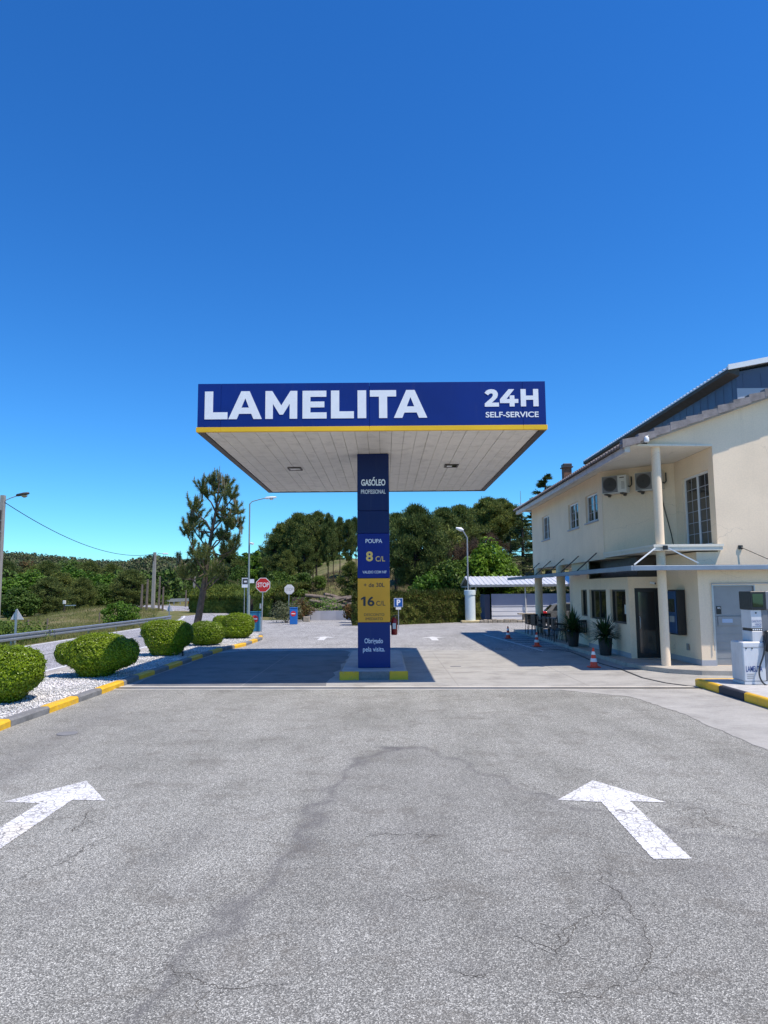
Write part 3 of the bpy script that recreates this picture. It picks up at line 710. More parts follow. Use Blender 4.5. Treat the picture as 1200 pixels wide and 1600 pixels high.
bush((-6.98, 23.0, gz), [(0, 0, .62, .66, .62, .48), (-.22, 0, .78, .55, .5, .32), (.25, 0, .66, .55, .5, .42), (.0, 0, .26, .50, .48, .28)], 'tall clipped bush tapering to its foot, its right half in the canopy shadow', 36000, 3)
bush((-6.75, 27.0, gz), [(0, 0, .48, .56, .5, .42), (.28, .1, .44, .38, .4, .38), (-.2, 0, .42, .4, .4, .36)], 'smallest round clipped bush, between the half shaded bush and the broad far one', 22000, 4)
bush((-6.55, 31.0, gz), [(.2, 0, .58, .68, .6, .48), (-.45, .1, .52, .48, .5, .44), (.1, 0, .36, .7, .6, .36)], 'broad bright green clipped bush farthest from the camera, in front of the lamp mast', 34000, 5)
# bits of black irrigation spike in the bed
m = MB(); m.tube([(-6.35, 22.6, gz), (-6.35, 22.6, .2)], [.03, .022], 8); m.lathe((-6.35, 22.6, .2), [(.03, 0), (.04, .02), (.03, .04), (.0, .05)], 10)
tag(m.build('irrigation_spike', M['black'], loc=(-6.35, 22.6, gz)), 'short black spike standing in the gravel by the shaded kerb', 'irrigation spike')

# ================================================================== CANOPY
CX0, CX1, CY0, CY1, CZ0, CZ1 = -4.03, 3.53, 15.07, 24.7, 5.53, 6.60
can = empty('fuel_canopy', (-.27, 18.2, .2), 'large flat fuel canopy with blue fascia and yellow edge on one central pillar', 'canopy')
m = MB()
zb = CZ0+.10
for a, b in ((CX0, CX0+.5), (CX0+.504, -.302), (-.298, CX1-.5), (CX1-.496, CX1)):
    m.box((a, CY0, zb), (b, CY0+.05, CZ1), .004)
m.box((CX0, CY0+.052, zb), (CX0+.05, CY1-.052, CZ1)); m.box((CX1-.05, CY0+.052, zb), (CX1, CY1-.052, CZ1)); m.box((CX0, CY1-.05, zb), (CX1, CY1, CZ1))
m.build('fascia', M['blue'], can)
m = MB(); m.box((CX0+.06, CY0+.06, CZ1-.12), (CX1-.06, CY1-.06, CZ1-.06)); m.build('roof_deck', M['white'], can)
m = MB()
for a, b in ((CX0-.02, CX0+.5), (CX0+.504, -.302), (-.298, CX1-.5), (CX1-.496, CX1+.02)): m.box((a, CY0-.025, CZ0-.005), (b, CY0+.05, zb-.003), .004)
m.build('yellow_trim', M['yellow'], can)
m = MB(); e = .13
m.box((CX0-.012, CY0+.052, CZ0-.004), (CX0+e, CY1, zb-.003)); m.box((CX1-e, CY0+.052, CZ0-.004), (CX1+.012, CY1, zb-.003)); m.box((CX0+e+.002, CY1-.06, CZ0-.004), (CX1-e-.002, CY1, zb-.003))
m.build('edge_channel', M['dark_trim'], can)
m = MB(); xs = np.arange(CX0+e+.01, CX1-e-.05, .272)
for i, x in enumerate(xs):
    m.box((x, CY0+.06, CZ0+.015+.004*(i*7 % 3)), (min(x+.266, CX1-e-.01), CY1-.07, CZ0+.05), .004)
m.build('soffit', M['soffit'], can)
m = MB(); m.box((CX0+e, CY0+.06, CZ0+.055), (CX1-e, CY1-.07, CZ0+.075)); m.build('soffit_backing', M['gap'], can)
for (px, py) in ((461, 733), (705, 728)):
    c = G(px, py, CZ0)
    m = MB(); w2, d2 = .19, .22
    for a, b in (((-w2, -d2), (w2, -d2+.04)), ((-w2, d2-.04), (w2, d2)), ((-w2, -d2+.042), (-w2+.04, d2-.042)), ((w2-.04, -d2+.042), (w2, d2-.042))):
        m.box((c.x+a[0], c.y+a[1], CZ0-.012), (c.x+b[0], c.y+b[1], CZ0+.014))
    lf = m.build('light_fitting', M['dark_trim'], can)
    m = MB(); m.box((c.x-w2+.04, c.y-d2+.04, CZ0-.002), (c.x+w2-.04, c.y+d2-.04, CZ0+.012)); m.build('lens', M['glass'] if px > 600 else M['offwhite'], lf)
    m = MB(); m.box((c.x-.12, c.y-.05, CZ0-.008), (c.x+.02, c.y+.12, CZ0-.003)); m.build('lamp_window', M['reflect'], lf)
# pillar
PX0, PX1, PY0, PY1 = -.67, .13, 17.74, 18.5
def pz(y): return D(584, y, PY0).z
lv = [.2, pz(972.5), pz(903.4), pz(833.3), pz(798), CZ0+.01]
names = ['lower_blue', 'mustard', 'poupa', 'navy', 'navy']
pil = None
m = MB(); m.box((PX0+.03, PY0+.03, .19), (PX1-.03, PY1-.03, CZ0+.05)); pil = m.build('pillar', M['navy'], can)
for i, nm in enumerate(names):
    m = MB(); m.box((PX0+.001*i*0, PY0, lv[i]+.004), (PX1, PY1, lv[i+1]-.004), .008); m.build('cladding_panel', M[nm], pil)
def ptxt(body, xa, xb, ya_, yb, mat, off=.02):
    cv = lambda X, Y: (500+X/4.2125, 700+Y/4.2125)
    a = D(*cv(xa, yb), PY0); b = D(*cv(xb, ya_), PY0)
    text('lettering', body, a.x, b.x, a.z, b.z, PY0-.003, M[mat], pil, off)
ptxt('GASOLEO', 271, 430, 205, 249, 'letter_grey', .03)
q_ = D(500+352/4.2125, 700+197/4.2125, PY0); m = MB(); m.slab([(q_.x-.02, q_.z-.018), (q_.x+.012, q_.z-.018), (q_.x+.04, q_.z+.02), (q_.x+.0, q_.z+.02)], PY0-.004, PY0-.002); m.build('accent', M['letter_grey'], pil)
ptxt('PROFISSIONAL', 270, 431, 273, 302, 'letter_grey', .006)
ptxt('POUPA', 300, 409, 598, 626, 'letter_grey', .01)
ptxt('8', 303, 348, 680, 746, 'letter_gold', .03)
ptxt('C/L', 366, 428, 712, 747, 'letter_gold', .005)
ptxt('VALIDO COM NIF', 280, 438, 807, 826, 'letter', .008)
ptxt('+ de 30L', 288, 425, 887, 916, 'letter_dark', .01)
ptxt('6', 313, 358, 977, 1041, 'letter_dark', .022)
a_ = D(500+270/4.2125, 700+1040/4.2125, PY0); b_ = D(500+300/4.2125, 700+978/4.2125, PY0); w1 = b_.x-a_.x; h1 = b_.z-a_.z
m = MB(); m.slab([(a_.x+.5*w1, a_.z), (a_.x+w1, a_.z), (a_.x+w1, b_.z), (a_.x+.62*w1, b_.z), (a_.x, a_.z+.80*h1), (a_.x, a_.z+.62*h1), (a_.x+.5*w1, a_.z+.76*h1)], PY0-.004, PY0-.002); m.build('lettering', M['letter_dark'], pil)
ptxt('C/L', 370, 430, 1006, 1038, 'letter_dark', .005)
ptxt('DESCONTO', 290, 423, 1088, 1106, 'letter_dark', .0)
ptxt('IMEDIATO', 300, 413, 1115, 1134, 'letter_dark', .0)
ptxt('Obrigado', 293, 414, 1252, 1296, 'letter_grey', .008)
ptxt('pela visita.', 283, 427, 1308, 1350, 'letter_grey', .008)
# big fascia letters: own block glyphs
t_ = .30
GL = {
 'L': (.80, [[(0, 0), (.80, 0), (.80, .25), (.29, .25), (.29, 1), (0, 1)]]),
 'A': (1.17, [[(0, 0), (.295, 0), (.37, .19), (.80, .19), (.875, 0), (1.17, 0), (.735, 1), (.44, 1)]]),
 'M': (1.12, [[(0, 0), (.265, 0), (.265, .54), (.50, .15), (.62, .15), (.855, .54), (.855, 0), (1.12, 0), (1.12, 1), (.88, 1), (.56, .48), (.24, 1), (0, 1)]]),
 'E': (.85, [[(0, 0), (.85, 0), (.85, .22), (.28, .22), (.28, .40), (.77, .40), (.77, .61), (.28, .61), (.28, .78), (.84, .78), (.84, 1), (0, 1)]]),
 'I': (.29, [[(0, 0), (.29, 0), (.29, 1), (0, 1)]]),
 'T': (.93, [[(.32, 0), (.61, 0), (.61, .77), (.93, .77), (.93, 1), (0, 1), (0, .77), (.32, .77)]]),
 'H': (.95, [[(0, 0), (.28, 0), (.28, .38), (.67, .38), (.67, 0), (.95, 0), (.95, 1), (.67, 1), (.67, .62), (.28, .62), (.28, 1), (0, 1)]]),
 '4': (1.0, [[(.52, 0), (.78, 0), (.78, .20), (.98, .20), (.98, .43), (.78, .43), (.78, .64), (.53, .64), (.53, .43), (.36, .43), (.78, 1), (.48, 1), (.02, .42), (.02, .20), (.52, .20)]]),
 '2': (.80, [[(0, 0), (.80, 0), (.80, .23), (.40, .23), (.60, .41), (.70, .52), (.75, .66), (.74, .79), (.67, .91), (.55, .985), (.38, 1.01), (.22, .985), (.09, .91), (0, .80), (.20, .66), (.27, .735), (.36, .775), (.44, .755), (.47, .69), (.455, .61), (.38, .51), (0, .18)]]),
}
from mathutils.geometry import tessellate_polygon
def glyph(ch, x0, x1, z0, z1, Y, parent, mat):
    wd, polys = GL[ch]; V = []; Fc = []
    for P in polys:
        b = len(V); pts = [Vector((x0+(p[0]/wd)*(x1-x0), z0+p[1]*(z1-z0), 0)) for p in P]
        if ch == 'A':   # counter of the A: cut a hole
            hole = [(.585, .745), (.455, .41), (.715, .41)]
            hp = [Vector((x0+(p[0]/wd)*(x1-x0), z0+p[1]*(z1-z0), 0)) for p in hole]
            tri = tessellate_polygon([pts, hp]); pts = pts+hp
        else: tri = tessellate_polygon([pts])
        n = len(pts); V += [(p.x, Y, p.y) for p in pts]+[(p.x, Y+.012, p.y) for p in pts]
        Fc += [[b+i for i in t] for t in tri]
        m_ = len(P); Fc += [[b+(i+1) % m_, b+i, b+n+i, b+n+(i+1) % m_] for i in range(m_)]
    o = npmesh('letter', V, Fc, mat, parent); return o
LH0 = CZ1-.175-.618
for ch, a, b in (('L', .155, .652), ('A', .672, 1.398), ('M', 1.472, 2.164), ('E', 2.278, 2.802), ('L', 2.896, 3.394), ('I', 3.474, 3.662), ('T', 3.743, 4.314), ('A', 4.26, 4.986)):
    glyph(ch, CX0+a, CX0+b, LH0, LH0+.618, CY0-.008, can, M['letter'])
H0 = CZ1-.175-.385
for ch, a, b in (('2', 6.236, 6.545), ('4', 6.560, 6.975), ('H', 7.02, 7.405)):
    glyph(ch, CX0+a, CX0+b, H0, H0+.385, CY0-.008, can, M['letter'])
text('lettering', 'SELF-SERVICE', CX0+6.25, CX0+7.40, H0-.24, H0-.115, CY0-.006, M['letter'], can, .02)

# pump island under the pillar
isl = empty('pillar_island', (-.27, 17, 0), 'raised concrete island with yellow corner blocks carrying the canopy pillar', 'traffic island')
m = MB(); m.box((-1.06, 17.03, 0), (.52, 23, .17), .015); m.box((-1.02, 17.06, .17), (.48, 22.96, .2), .008); m.build('slab', concrete_mat('island concrete', (.44, .44, .43), (.33, .32, .31), 2), isl)
for a, b in ((-1.075, -.62), (.10, .535)):
    m = MB(); m.box((a, 16.95, 0), (b, 17.028, .205), .01); m.build('yellow_block', M['kerb_yellow'], isl)
m = MB(); m.box((-.617, 16.96, 0), (.097, 17.027, .2), .01); m.build('grey_block', M['kerb_grey'], isl)

# fire extinguisher on the pillar
q = D(616, 975, 18.0)
ex = empty('fire_extinguisher', (q.x, 18.0, 1.0), 'dark red fire extinguisher hung on the right side of the canopy pillar', 'fire extinguisher')
m = MB(); zt, zb_ = D(616, 966, 18).z, D(616, 992, 18).z
m.lathe((q.x, 18, zb_), [(.06, 0), (.078, .015), (.078, zt-zb_-.05), (.05, zt-zb_), (.03, zt-zb_+.02)], 20, True); m.build('cylinder', M['ext_red'], ex)
m = MB(); m.tube([(q.x, 18, zt), (q.x, 18, zt+.07)], .022, 10); m.box((q.x-.02, 17.98, zt+.05), (q.x+.09, 18.02, zt+.08)); m.tube([(q.x-.03, 17.97, zt+.05), (q.x-.085, 17.94, zt-.05), (q.x-.07, 17.93, zt-.2)], .01, 8); m.build('valve', M['black'], ex)
m = MB(); m.box((PX1, 17.95, zt-.15), (q.x-.07, 18.05, zt-.1)); m.build('bracket', M['steel'], ex)
m = MB(); m.box((q.x-.04, 17.918, zt-.26), (q.x+.04, 17.93, zt-.12)); m.build('sticker', M['offwhite'], ex)

# metal cover plates in the forecourt
for c, r, lb in ((G(988, 1045, .009), .24, 'round dark manhole cover in the concrete before the tall round column'), (G(105, 1147), .15, 'small round dark cover set in the asphalt near the yellow kerb')):
    m = MB(); m.lathe((c.x, c.y, c.z+.004), [(r, 0), (r, .009), (r-.02, .012), (.01, .012)], 24); tag(m.build('manhole_cover', M['kerb_grey'], loc=tuple(c)), lb, 'manhole cover')
c = G(712, 1042); m = MB(); m.box((c.x-.14, c.y-.08, .005), (c.x+.14, c.y+.08, .016)); tag(m.build('cover_plate', M['kerb_grey'], loc=tuple(c)), 'small rectangular metal plate in the sunlit concrete right of the island', 'cover plate')

# ================================================================== STATION BUILDING
B = empty('station_building', (7, 18.4, 0), 'two storey cream stucco building with balcony, grey awning and tiled roof on the right', 'building')
WX = 6.95; SO = 5.80; FL = 3.02
# --- pavement around it
m = MB()
pv = [(6.45, 36), (6.45, 19.6), (6.6, 18.6), (7.0, 17.8), (7.6, 17.35), (8.4, 17.2), (20, 17.2), (20, 36)]
m.prism(pv, 0.0, .12); tag(m.build('pavement', M['pave']), kind='structure')
def window(p0, d, u0, u1, z0, z1, inset, mats, parent, mullions=1, bars=(2, 3), fr=.05, name='window'):
    """window in a wall line starting p0 with direction d (outside right of d)"""
    p0 = Vector((*p0, 0)); d = Vector((*d, 0)).normalized(); inn = Vector((-d.y, d.x, 0))
    def bx(mb, a, b, c, e, q0, q1):
        V = [p0+d*u+inn*q+Vector((0, 0, z)) for q in (q0, q1) for u, z in ((a, c), (b, c), (b, e), (a, e))]
        mb.add(V, [(0, 1, 2, 3), (7, 6, 5, 4), (1, 0, 4, 5), (2, 1, 5, 6), (3, 2, 6, 7), (0, 3, 7, 4)])
    g1, g2 = inset-.03, inset+.03
    m = MB(); bx(m, u0, u1, z0, z0+fr, g1, g2); bx(m, u0, u1, z1-fr, z1, g1, g2); bx(m, u0, u0+fr, z0+fr, z1-fr, g1, g2); bx(m, u1-fr, u1, z0+fr, z1-fr, g1, g2)
    for k in range(mullions):
        c = u0+(u1-u0)*(k+1)/(mullions+1); bx(m, c-fr*.6, c+fr*.6, z0+fr, z1-fr, g1+.004, g2)
    f = m.build(name, mats[0], parent)
    m = MB(); bx(m, u0+fr, u1-fr, z0+fr, z1-fr, inset+.004, inset+.012); m.build('pane', mats[1], f)
    if bars:
        m = MB(); nxb, nzb = bars
        for s in range(mullions+1):
            a = u0+(u1-u0)*s/(mullions+1)+fr*.6; b = u0+(u1-u0)*(s+1)/(mullions+1)-fr*.6
            for k in range(1, nxb): c = a+(b-a)*k/nxb; bx(m, c-.009, c+.009, z0+fr, z1-fr, inset-.004, inset+.003)
            for k in range(1, nzb): c = z0+fr+(z1-z0-2*fr)*k/nzb; bx(m, a, b, c-.009, c+.009, inset-.006, inset+.0025)
        m.build('glazing_bars', M['plinth'], f)
    return f
# upper storey: west wall (walk from far to near => outside on the right? p0->p1 heading -y has right side = -x)
yF, yN = 33.25, 22.35
ops = [(31.1, 29.85), (26.6, 25.2), (24.3, 22.9)]
opz = (4.33, 5.24)
# true openings (Y far, Y near)
wins = [((31.10, 29.72), (3.86, 5.22)), ((26.62, 25.25), (4.28, 5.22)), ((24.32, 22.92), (4.32, 5.24))]
wins = [((31.10, 29.72), (4.20, 5.22)), ((26.62, 25.25), (4.28, 5.22)), ((24.32, 22.92), (4.32, 5.24))]
m = MB()
m.wall((WX, yF), (WX, 25.25+.0), FL, SO, [(yF-a, yF-b, z0, z1) for (a, b), (z0, z1) in wins[:1]], .14)
b_ = MB()
up = MB(); up.wall((WX, yF), (WX, yN), FL, SO, [(yF-a, yF-b, z0, z1) for (a, b), (z0, z1) in wins], .14)
# angled air conditioner wall, then the balcony door wall
up.wall((WX, yN), (8.65, 20.9), FL, SO)
sd = ((20.40, 18.72), (3.22, 5.24))
up.wall((8.65, 20.9), (8.65, 18.4), FL, SO, [(20.9-sd[0][0], 20.9-sd[0][1], sd[1][0], sd[1][1])], .14)
up.wall((20, yF), (WX, yF), FL, SO)
vz = lambda x: 6.19+.3475*(x-7.4)
up.add([(WX, 18.4, SO), (8.65, 18.4, SO), (8.65, 18.4, vz(8.65)), (WX, 18.4, vz(WX))], [(0, 1, 2, 3)])
RX = 13.4
up.add([(8.65, 18.4, FL), (20, 18.4, FL), (20, 18.4, vz(RX)-.3475*(20-RX)), (RX, 18.4, vz(RX)), (8.65, 18.4, vz(8.65))], [(0, 1, 2, 3, 4)])
up.add([(20, 18.4, 0), (20, yF, 0), (20, yF, 6), (20, 18.4, 6)], [(0, 1, 2, 3)])
up.add([(WX, yF, SO), (WX, yF, vz(WX)), (RX, yF, vz(RX)), (20, yF, vz(RX)-.3475*(20-RX)), (20, yF, SO)], [(0, 1, 2, 3, 4)])
# underside of the overhang
up.add([(WX, yF, FL), (WX, yN, FL), (8.65, 20.9, FL), (8.65, 18.4, FL), (20, 18.4, FL), (20, yF, FL)], [(0, 1, 2, 3, 4, 5)])
up.build('upper_wall', M['cream'], B)
# soffit of the balcony roof + eaves
m = MB(); m.prism([(6.42, 18.25), (8.648, 18.398), (8.648, 20.9), (WX-.002, yN), (WX-.002, yF+.3), (6.42, yF+.3)][::1], SO+.002, SO+.05)
m.build('soffit', M['cream_lt'], B)
m = MB(); m.slab([(6.28, 5.62), (6.42, 5.62), (6.42, 5.83), (6.28, 5.78)], 18.2, yF+.35)
m.slab([(6.424, 5.74), (6.95, 5.74), (6.95, 5.80), (6.424, 5.80)], yF+.06, yF+.34)
m.build('eave_board', M['fascia_wood'], B)
m = MB(); m.slab([(6.98, vz(6.98)-.02), (20, vz(20)-.02), (20, vz(20)+.05), (6.98, vz(6.98)+.05)], 18.34, 18.398); m.build('verge_moulding', M['cream_lt'], B)
# tiled roof
roof = MB(); yr = np.arange(18.20, yF+.5, .055); xs_ = np.arange(6.22, RX+.3, .36)
rz = lambda x: vz(x)+.03
V = []; Fc = []
nyr = len(yr)
for i, x in enumerate(xs_):
    for xx_, dz in ((x, .05), (x+.36, 0.)):
        for y in yr:
            V.append((xx_, y, rz(xx_)+dz+.035*abs(math.sin((y-18.16)*math.pi/.24))))
for r_ in range(2*len(xs_)-1):
    for k in range(nyr-1): Fc.append((r_*nyr+k, (r_+1)*nyr+k, (r_+1)*nyr+k+1, r_*nyr+k+1))
roof.add(V, Fc, False)
roof.add([(6.22, 18.16, rz(6.22)-.03), (RX+.5, 18.16, rz(RX+.5)-.03), (RX+.5, yF+.5, rz(RX+.5)-.03), (6.22, yF+.5, rz(6.22)-.03)], [(0, 1, 2, 3)])
roof.add([(RX+.5, 18.16, rz(RX+.3)), (21, 18.16, rz(RX)-.3475*(21-RX)), (21, yF+.5, rz(RX)-.3475*(21-RX)), (RX+.5, yF+.5, rz(RX+.3))], [(0, 1, 2, 3)])
rf = roof.build('roof', M['tile'], B)
# eave tile noses
m = MB(); k = 18.2
while k < yF+.4: m.tube([(6.16, k, rz(6.16)+.02), (6.6, k, rz(6.6)+.03)], .045, 7); k += .24
m.build('eave_tiles', M['tile'], rf)
# verge tiles, stepped
m = MB(); x = 6.2; k = 0
while x < RX+.3:
    a = Vector((x, 18.15, rz(x)-.02)); b = Vector((x+.46, 18.15, rz(x+.46)-.05)); 
    m.slab([(a.x, a.z-.06), (b.x, b.z-.06), (b.x, b.z+.11), (a.x, a.z+.16)], 18.09+.003*(k % 3), 18.33-.002*(k % 2)); x += .42; k += 1
m.build('verge_tiles', M['tile'], rf)
m = MB(); 
m.slab([(6.62, vz(6.62)-.10), (20, vz(20)-.10), (20, vz(20)+.07), (6.62, vz(6.62)+.07)], 18.20, 18.335)
m.build('verge_board', plain('grey cement verge', (.36, .35, .34), .9, .2, 4, dirt=(.12, .11, .1)), rf)
# chimney
ch = MB(); ch.box((8.15, 31.7, 6.3), (8.5, 32.1, 7.55)); chm = ch.build('chimney', M['brick'], rf)
# chimney cap joined through a second mesh would be a 4th level: keep it in its own part of the roof
m = MB(); m.box((8.09, 31.64, 7.552), (8.56, 32.16, 7.60)); m.box((8.13, 31.68, 7.60), (8.52, 32.12, 7.74), .02); m.build('chimney_cap', M['dark_trim'], rf)
# windows upstairs
for (a, b), (z0, z1) in wins:
    wdw = window((WX, yF), (0, -1), yF-a, yF-b, z0, z1, .10, (M['white'], M['glass']), B, 1, (2, 3), .055)
    m = MB(); m.box((WX-.05, b-.05, z0-.05), (WX+.1, a+.05, z0-.002)); m.build('sill', M['plinth'], wdw)
window((8.65, 20.9), (0, -1), 20.9-sd[0][0], 20.9-sd[0][1], sd[1][0], sd[1][1], .10, (M['white'], M['curtain_glass']), B, 1, (2, 6), .06, 'balcony_door')
# pilaster on the west wall
m = MB(); m.box((WX-.03, 22.35, FL+.2), (WX+.2, 22.75, SO)); m.build('pilaster', M['cream'], B)
# balcony slab (with parapet lip)
m = MB(); m.prism([(6.95, 18.27), (8.72, 18.27), (8.72, 18.398), (8.648, 18.402), (8.648, 20.898), (6.948, 22.35), (6.90, 22.35)], 3.055, 3.20)
m.prism([(6.93, 18.25), (8.74, 18.25), (8.74, 18.268), (6.95, 18.268), (6.90, 22.36), (6.88, 22.36)], 3.15, 3.215)
m.build('balcony_slab', M['cream_lt'], B)
# ground floor
gf = MB()
gz0, gz1 = .12, FL
gf.wall((7.10, 27.0), (7.10, 24.6), gz0, gz1, [(27-25.85, 27-25.1, 1.13, 2.06)], .16)
gf.wall((7.10, 24.6), (6.98, 24.6), gz0, gz1)
gf.wall((6.98, 24.6), (6.98, 20.45), gz0, 2.42, [(24.6-24.38, 24.6-22.55, 1.10, 2.06), (24.6-22.15, 24.6-20.72, 1.06, 2.06)], .16)
gf.wall((6.98, 20.45), (8.08, 20.45), gz0, 2.42, [(.17, .87, .125, 2.10)], .14)
gf.wall((8.08, 20.45), (8.08, 18.4), gz0, gz1)
gf.wall((8.08, 18.4), (20, 18.4), gz0, gz1, [(8.44-8.08, 9.54-8.08, .125, 2.17)], .10)
gf.wall((20, 27), (7.10, 27), gz0, gz1)
gf.wall((7.0, 24.59), (7.0, 24.4), 2.42, gz1)
gf.wall((8.6, 33.2), (8.6, 27), gz0, gz1)
gf.build('ground_wall', M['cream'], B)
m = MB(); m.box((7.2, 20.62, 2.425), (8.07, 24.3, 2.46)); m.box((7.36, 20.75, 2.46), (7.42, 24.3, FL-.002)); m.box((7.42, 20.75, 2.46), (8.07, 20.8, FL-.002)); m.build('dark_band', M['dark_trim'], B)  # dark brown band set back above the lintel
m = MB(); m.box((7.02, 20.46, 2.36), (7.36, 24.3, 2.415)); m.build('lintel', M['cream'], B)
m = MB()
m.box((6.965, 20.44, .121), (6.978, 24.6, .26)); m.box((8.065, 18.388, .121), (8.078, 20.43, .26)); m.box((8.066, 18.384, .121), (8.44, 18.397, .26)); m.build('plinth', M['plinth'], B)
window((7.10, 27.0), (0, -1), 27-25.85, 27-25.1, 1.13, 2.06, .1, (M['black'], M['glass']), B, 0, None, .05)
window((6.98, 24.6), (0, -1), 24.6-24.38, 24.6-22.55, 1.10, 2.06, .1, (M['black'], M['glass']), B, 1, None, .05)
wd = window((6.98, 24.6), (0, -1), 24.6-22.15, 24.6-20.72, 1.06, 2.06, .1, (M['black'], M['glass']), B, 0, None, .05)
m = MB(); m.box((7.03, 20.8, 1.35), (7.07, 21.0, 1.62)); m.build('paper_notice', M['offwhite'], wd)
dr = window((6.98, 20.45), (1, 0), .17, .87, .125, 2.10, .06, (M['black'], M['curtain_glass']), B, 0, None, .11, 'entrance_door')
m = MB(); m.tube([(7.27, 20.46, .95), (7.27, 20.42, 1.0), (7.27, 20.42, 1.25), (7.27, 20.46, 1.3)], .012, 8); m.build('handle', M['steel'], dr)
# service door
sv = MB(); sv.box((8.47, 18.45, .13), (9.51, 18.49, 1.36), .004); sv.box((8.47, 18.455, 1.365), (9.51, 18.49, 2.14), .004)
for k in range(5): sv.box((8.50, 18.444, .3+k*.2), (9.48, 18.449, .31+k*.2))
sd_ = sv.build('service_door', M['zinc_door'], B)
m = MB(); m.box((8.44, 18.40, .125), (8.468, 18.47, 2.17)); m.box((9.512, 18.40, .125), (9.54, 18.47, 2.17)); m.box((8.469, 18.40, 2.142), (9.511, 18.47, 2.17)); m.tube([(8.41, 18.36, 2.2), (10.6, 18.36, 2.2)], .015, 8); m.tube([(8.41, 18.36, 2.2), (8.40, 18.36, .5)], .012, 8); m.build('frame', M['steel'], sd_)
m = MB(); m.box((8.56, 18.43, 1.13), (10.4, 18.448, 1.36)); m.build('push_panel', M['zinc_door'], sd_)
m = MB(); m.box((8.66, 18.425, 1.2), (8.93, 18.43, 1.3)); m.build('sticker', plain('pale blue sticker', (.35, .45, .6), .5, .05), sd_)
m = MB(); m.box((8.54, 18.44, 1.42), (8.66, 18.447, 1.62)); nb_ = m.build('notice', M['black'], sd_)
text('notice_text', 'WC', 8.555, 8.645, 1.55, 1.60, 18.437, M['letter'], sd_, .02)
# columns
col = MB()
for (cx, cy, r) in ((7.02, 28.4, .17), (7.03, 32.6, .17)):
    col = MB(); col.tube([(cx, cy, .12), (cx, cy, FL-.002)], r, 24); col.build('column', M['cream'], B)
cN = G(1041, 1040, .12); col = MB(); col.tube([(cN.x, cN.y, .12), (cN.x, cN.y, 5.90)], .115, 24); col.build('column', M['cream'], B)
# awning
AZ = 2.60
aw = MB(); Xe, Ye = 6.2, 17.9
aw.box((Xe, Ye, AZ-.06), (Xe+.07, 36, AZ+.06), .006); aw.box((Xe+.072, Ye, AZ-.058), (20, Ye+.07, AZ+.062), .006)
for k in range(9): aw.box((Xe+.07, 19.5+k*2.0, AZ-.03), (6.99, 19.55+k*2.0, AZ+.03))
awn = aw.build('awning_frame', M['awning'], B)
m = MB(); m.box((Xe+.03, Ye+.03, AZ+.064), (6.97, 35.9, AZ+.072)); m.box((6.98, Ye+.03, AZ+.064), (19.9, 18.38, AZ+.072)); m.build('awning_sheet', M['awning_sheet'], awn)
for k in range(5):
    m = MB(); y = 23.2+k*2.15; m.tube([(WX-.02, y, 3.25), (Xe+.08, y, AZ+.08)], .02, 6); m.build('stay_rod', M['dark_trim'], awn)
m = MB(); m.bar((6.95, 18.2, 3.12), (6.32, 18.0, 2.69), .02, .03); m.build('stay_bar', M['white'], awn)
m = MB(); m.bar((7.28, 18.2, 3.12), (7.95, 18.0, 2.72), .02, .03); m.build('stay_bar', M['white'], awn)
m = MB(); m.box((7.16, 18.17, 3.07), (7.26, 18.24, 3.18)); m.build('anchor_plate', M['black'], awn)
q = D(1157, 855, 18.38); m = MB(); m.box((q.x-.05, 18.36, q.z-.05), (q.x+.05, 18.398, q.z+.05)); m.tube([(q.x, 18.36, q.z), (q.x+.75, 17.97, AZ+.08)], .012, 6); m.build('stay_cable', M['black'], awn)
# drip pipe, cables on wall
m = MB(); m.tube([(8.30, 21.13, 5.1), (8.36, 21.10, 4.6), (8.42, 21.04, 4.2), (8.5, 20.97, 3.7), (8.55, 20.93, 3.25)], .014, 6)
m.build('wall_cable', M['black'], B)

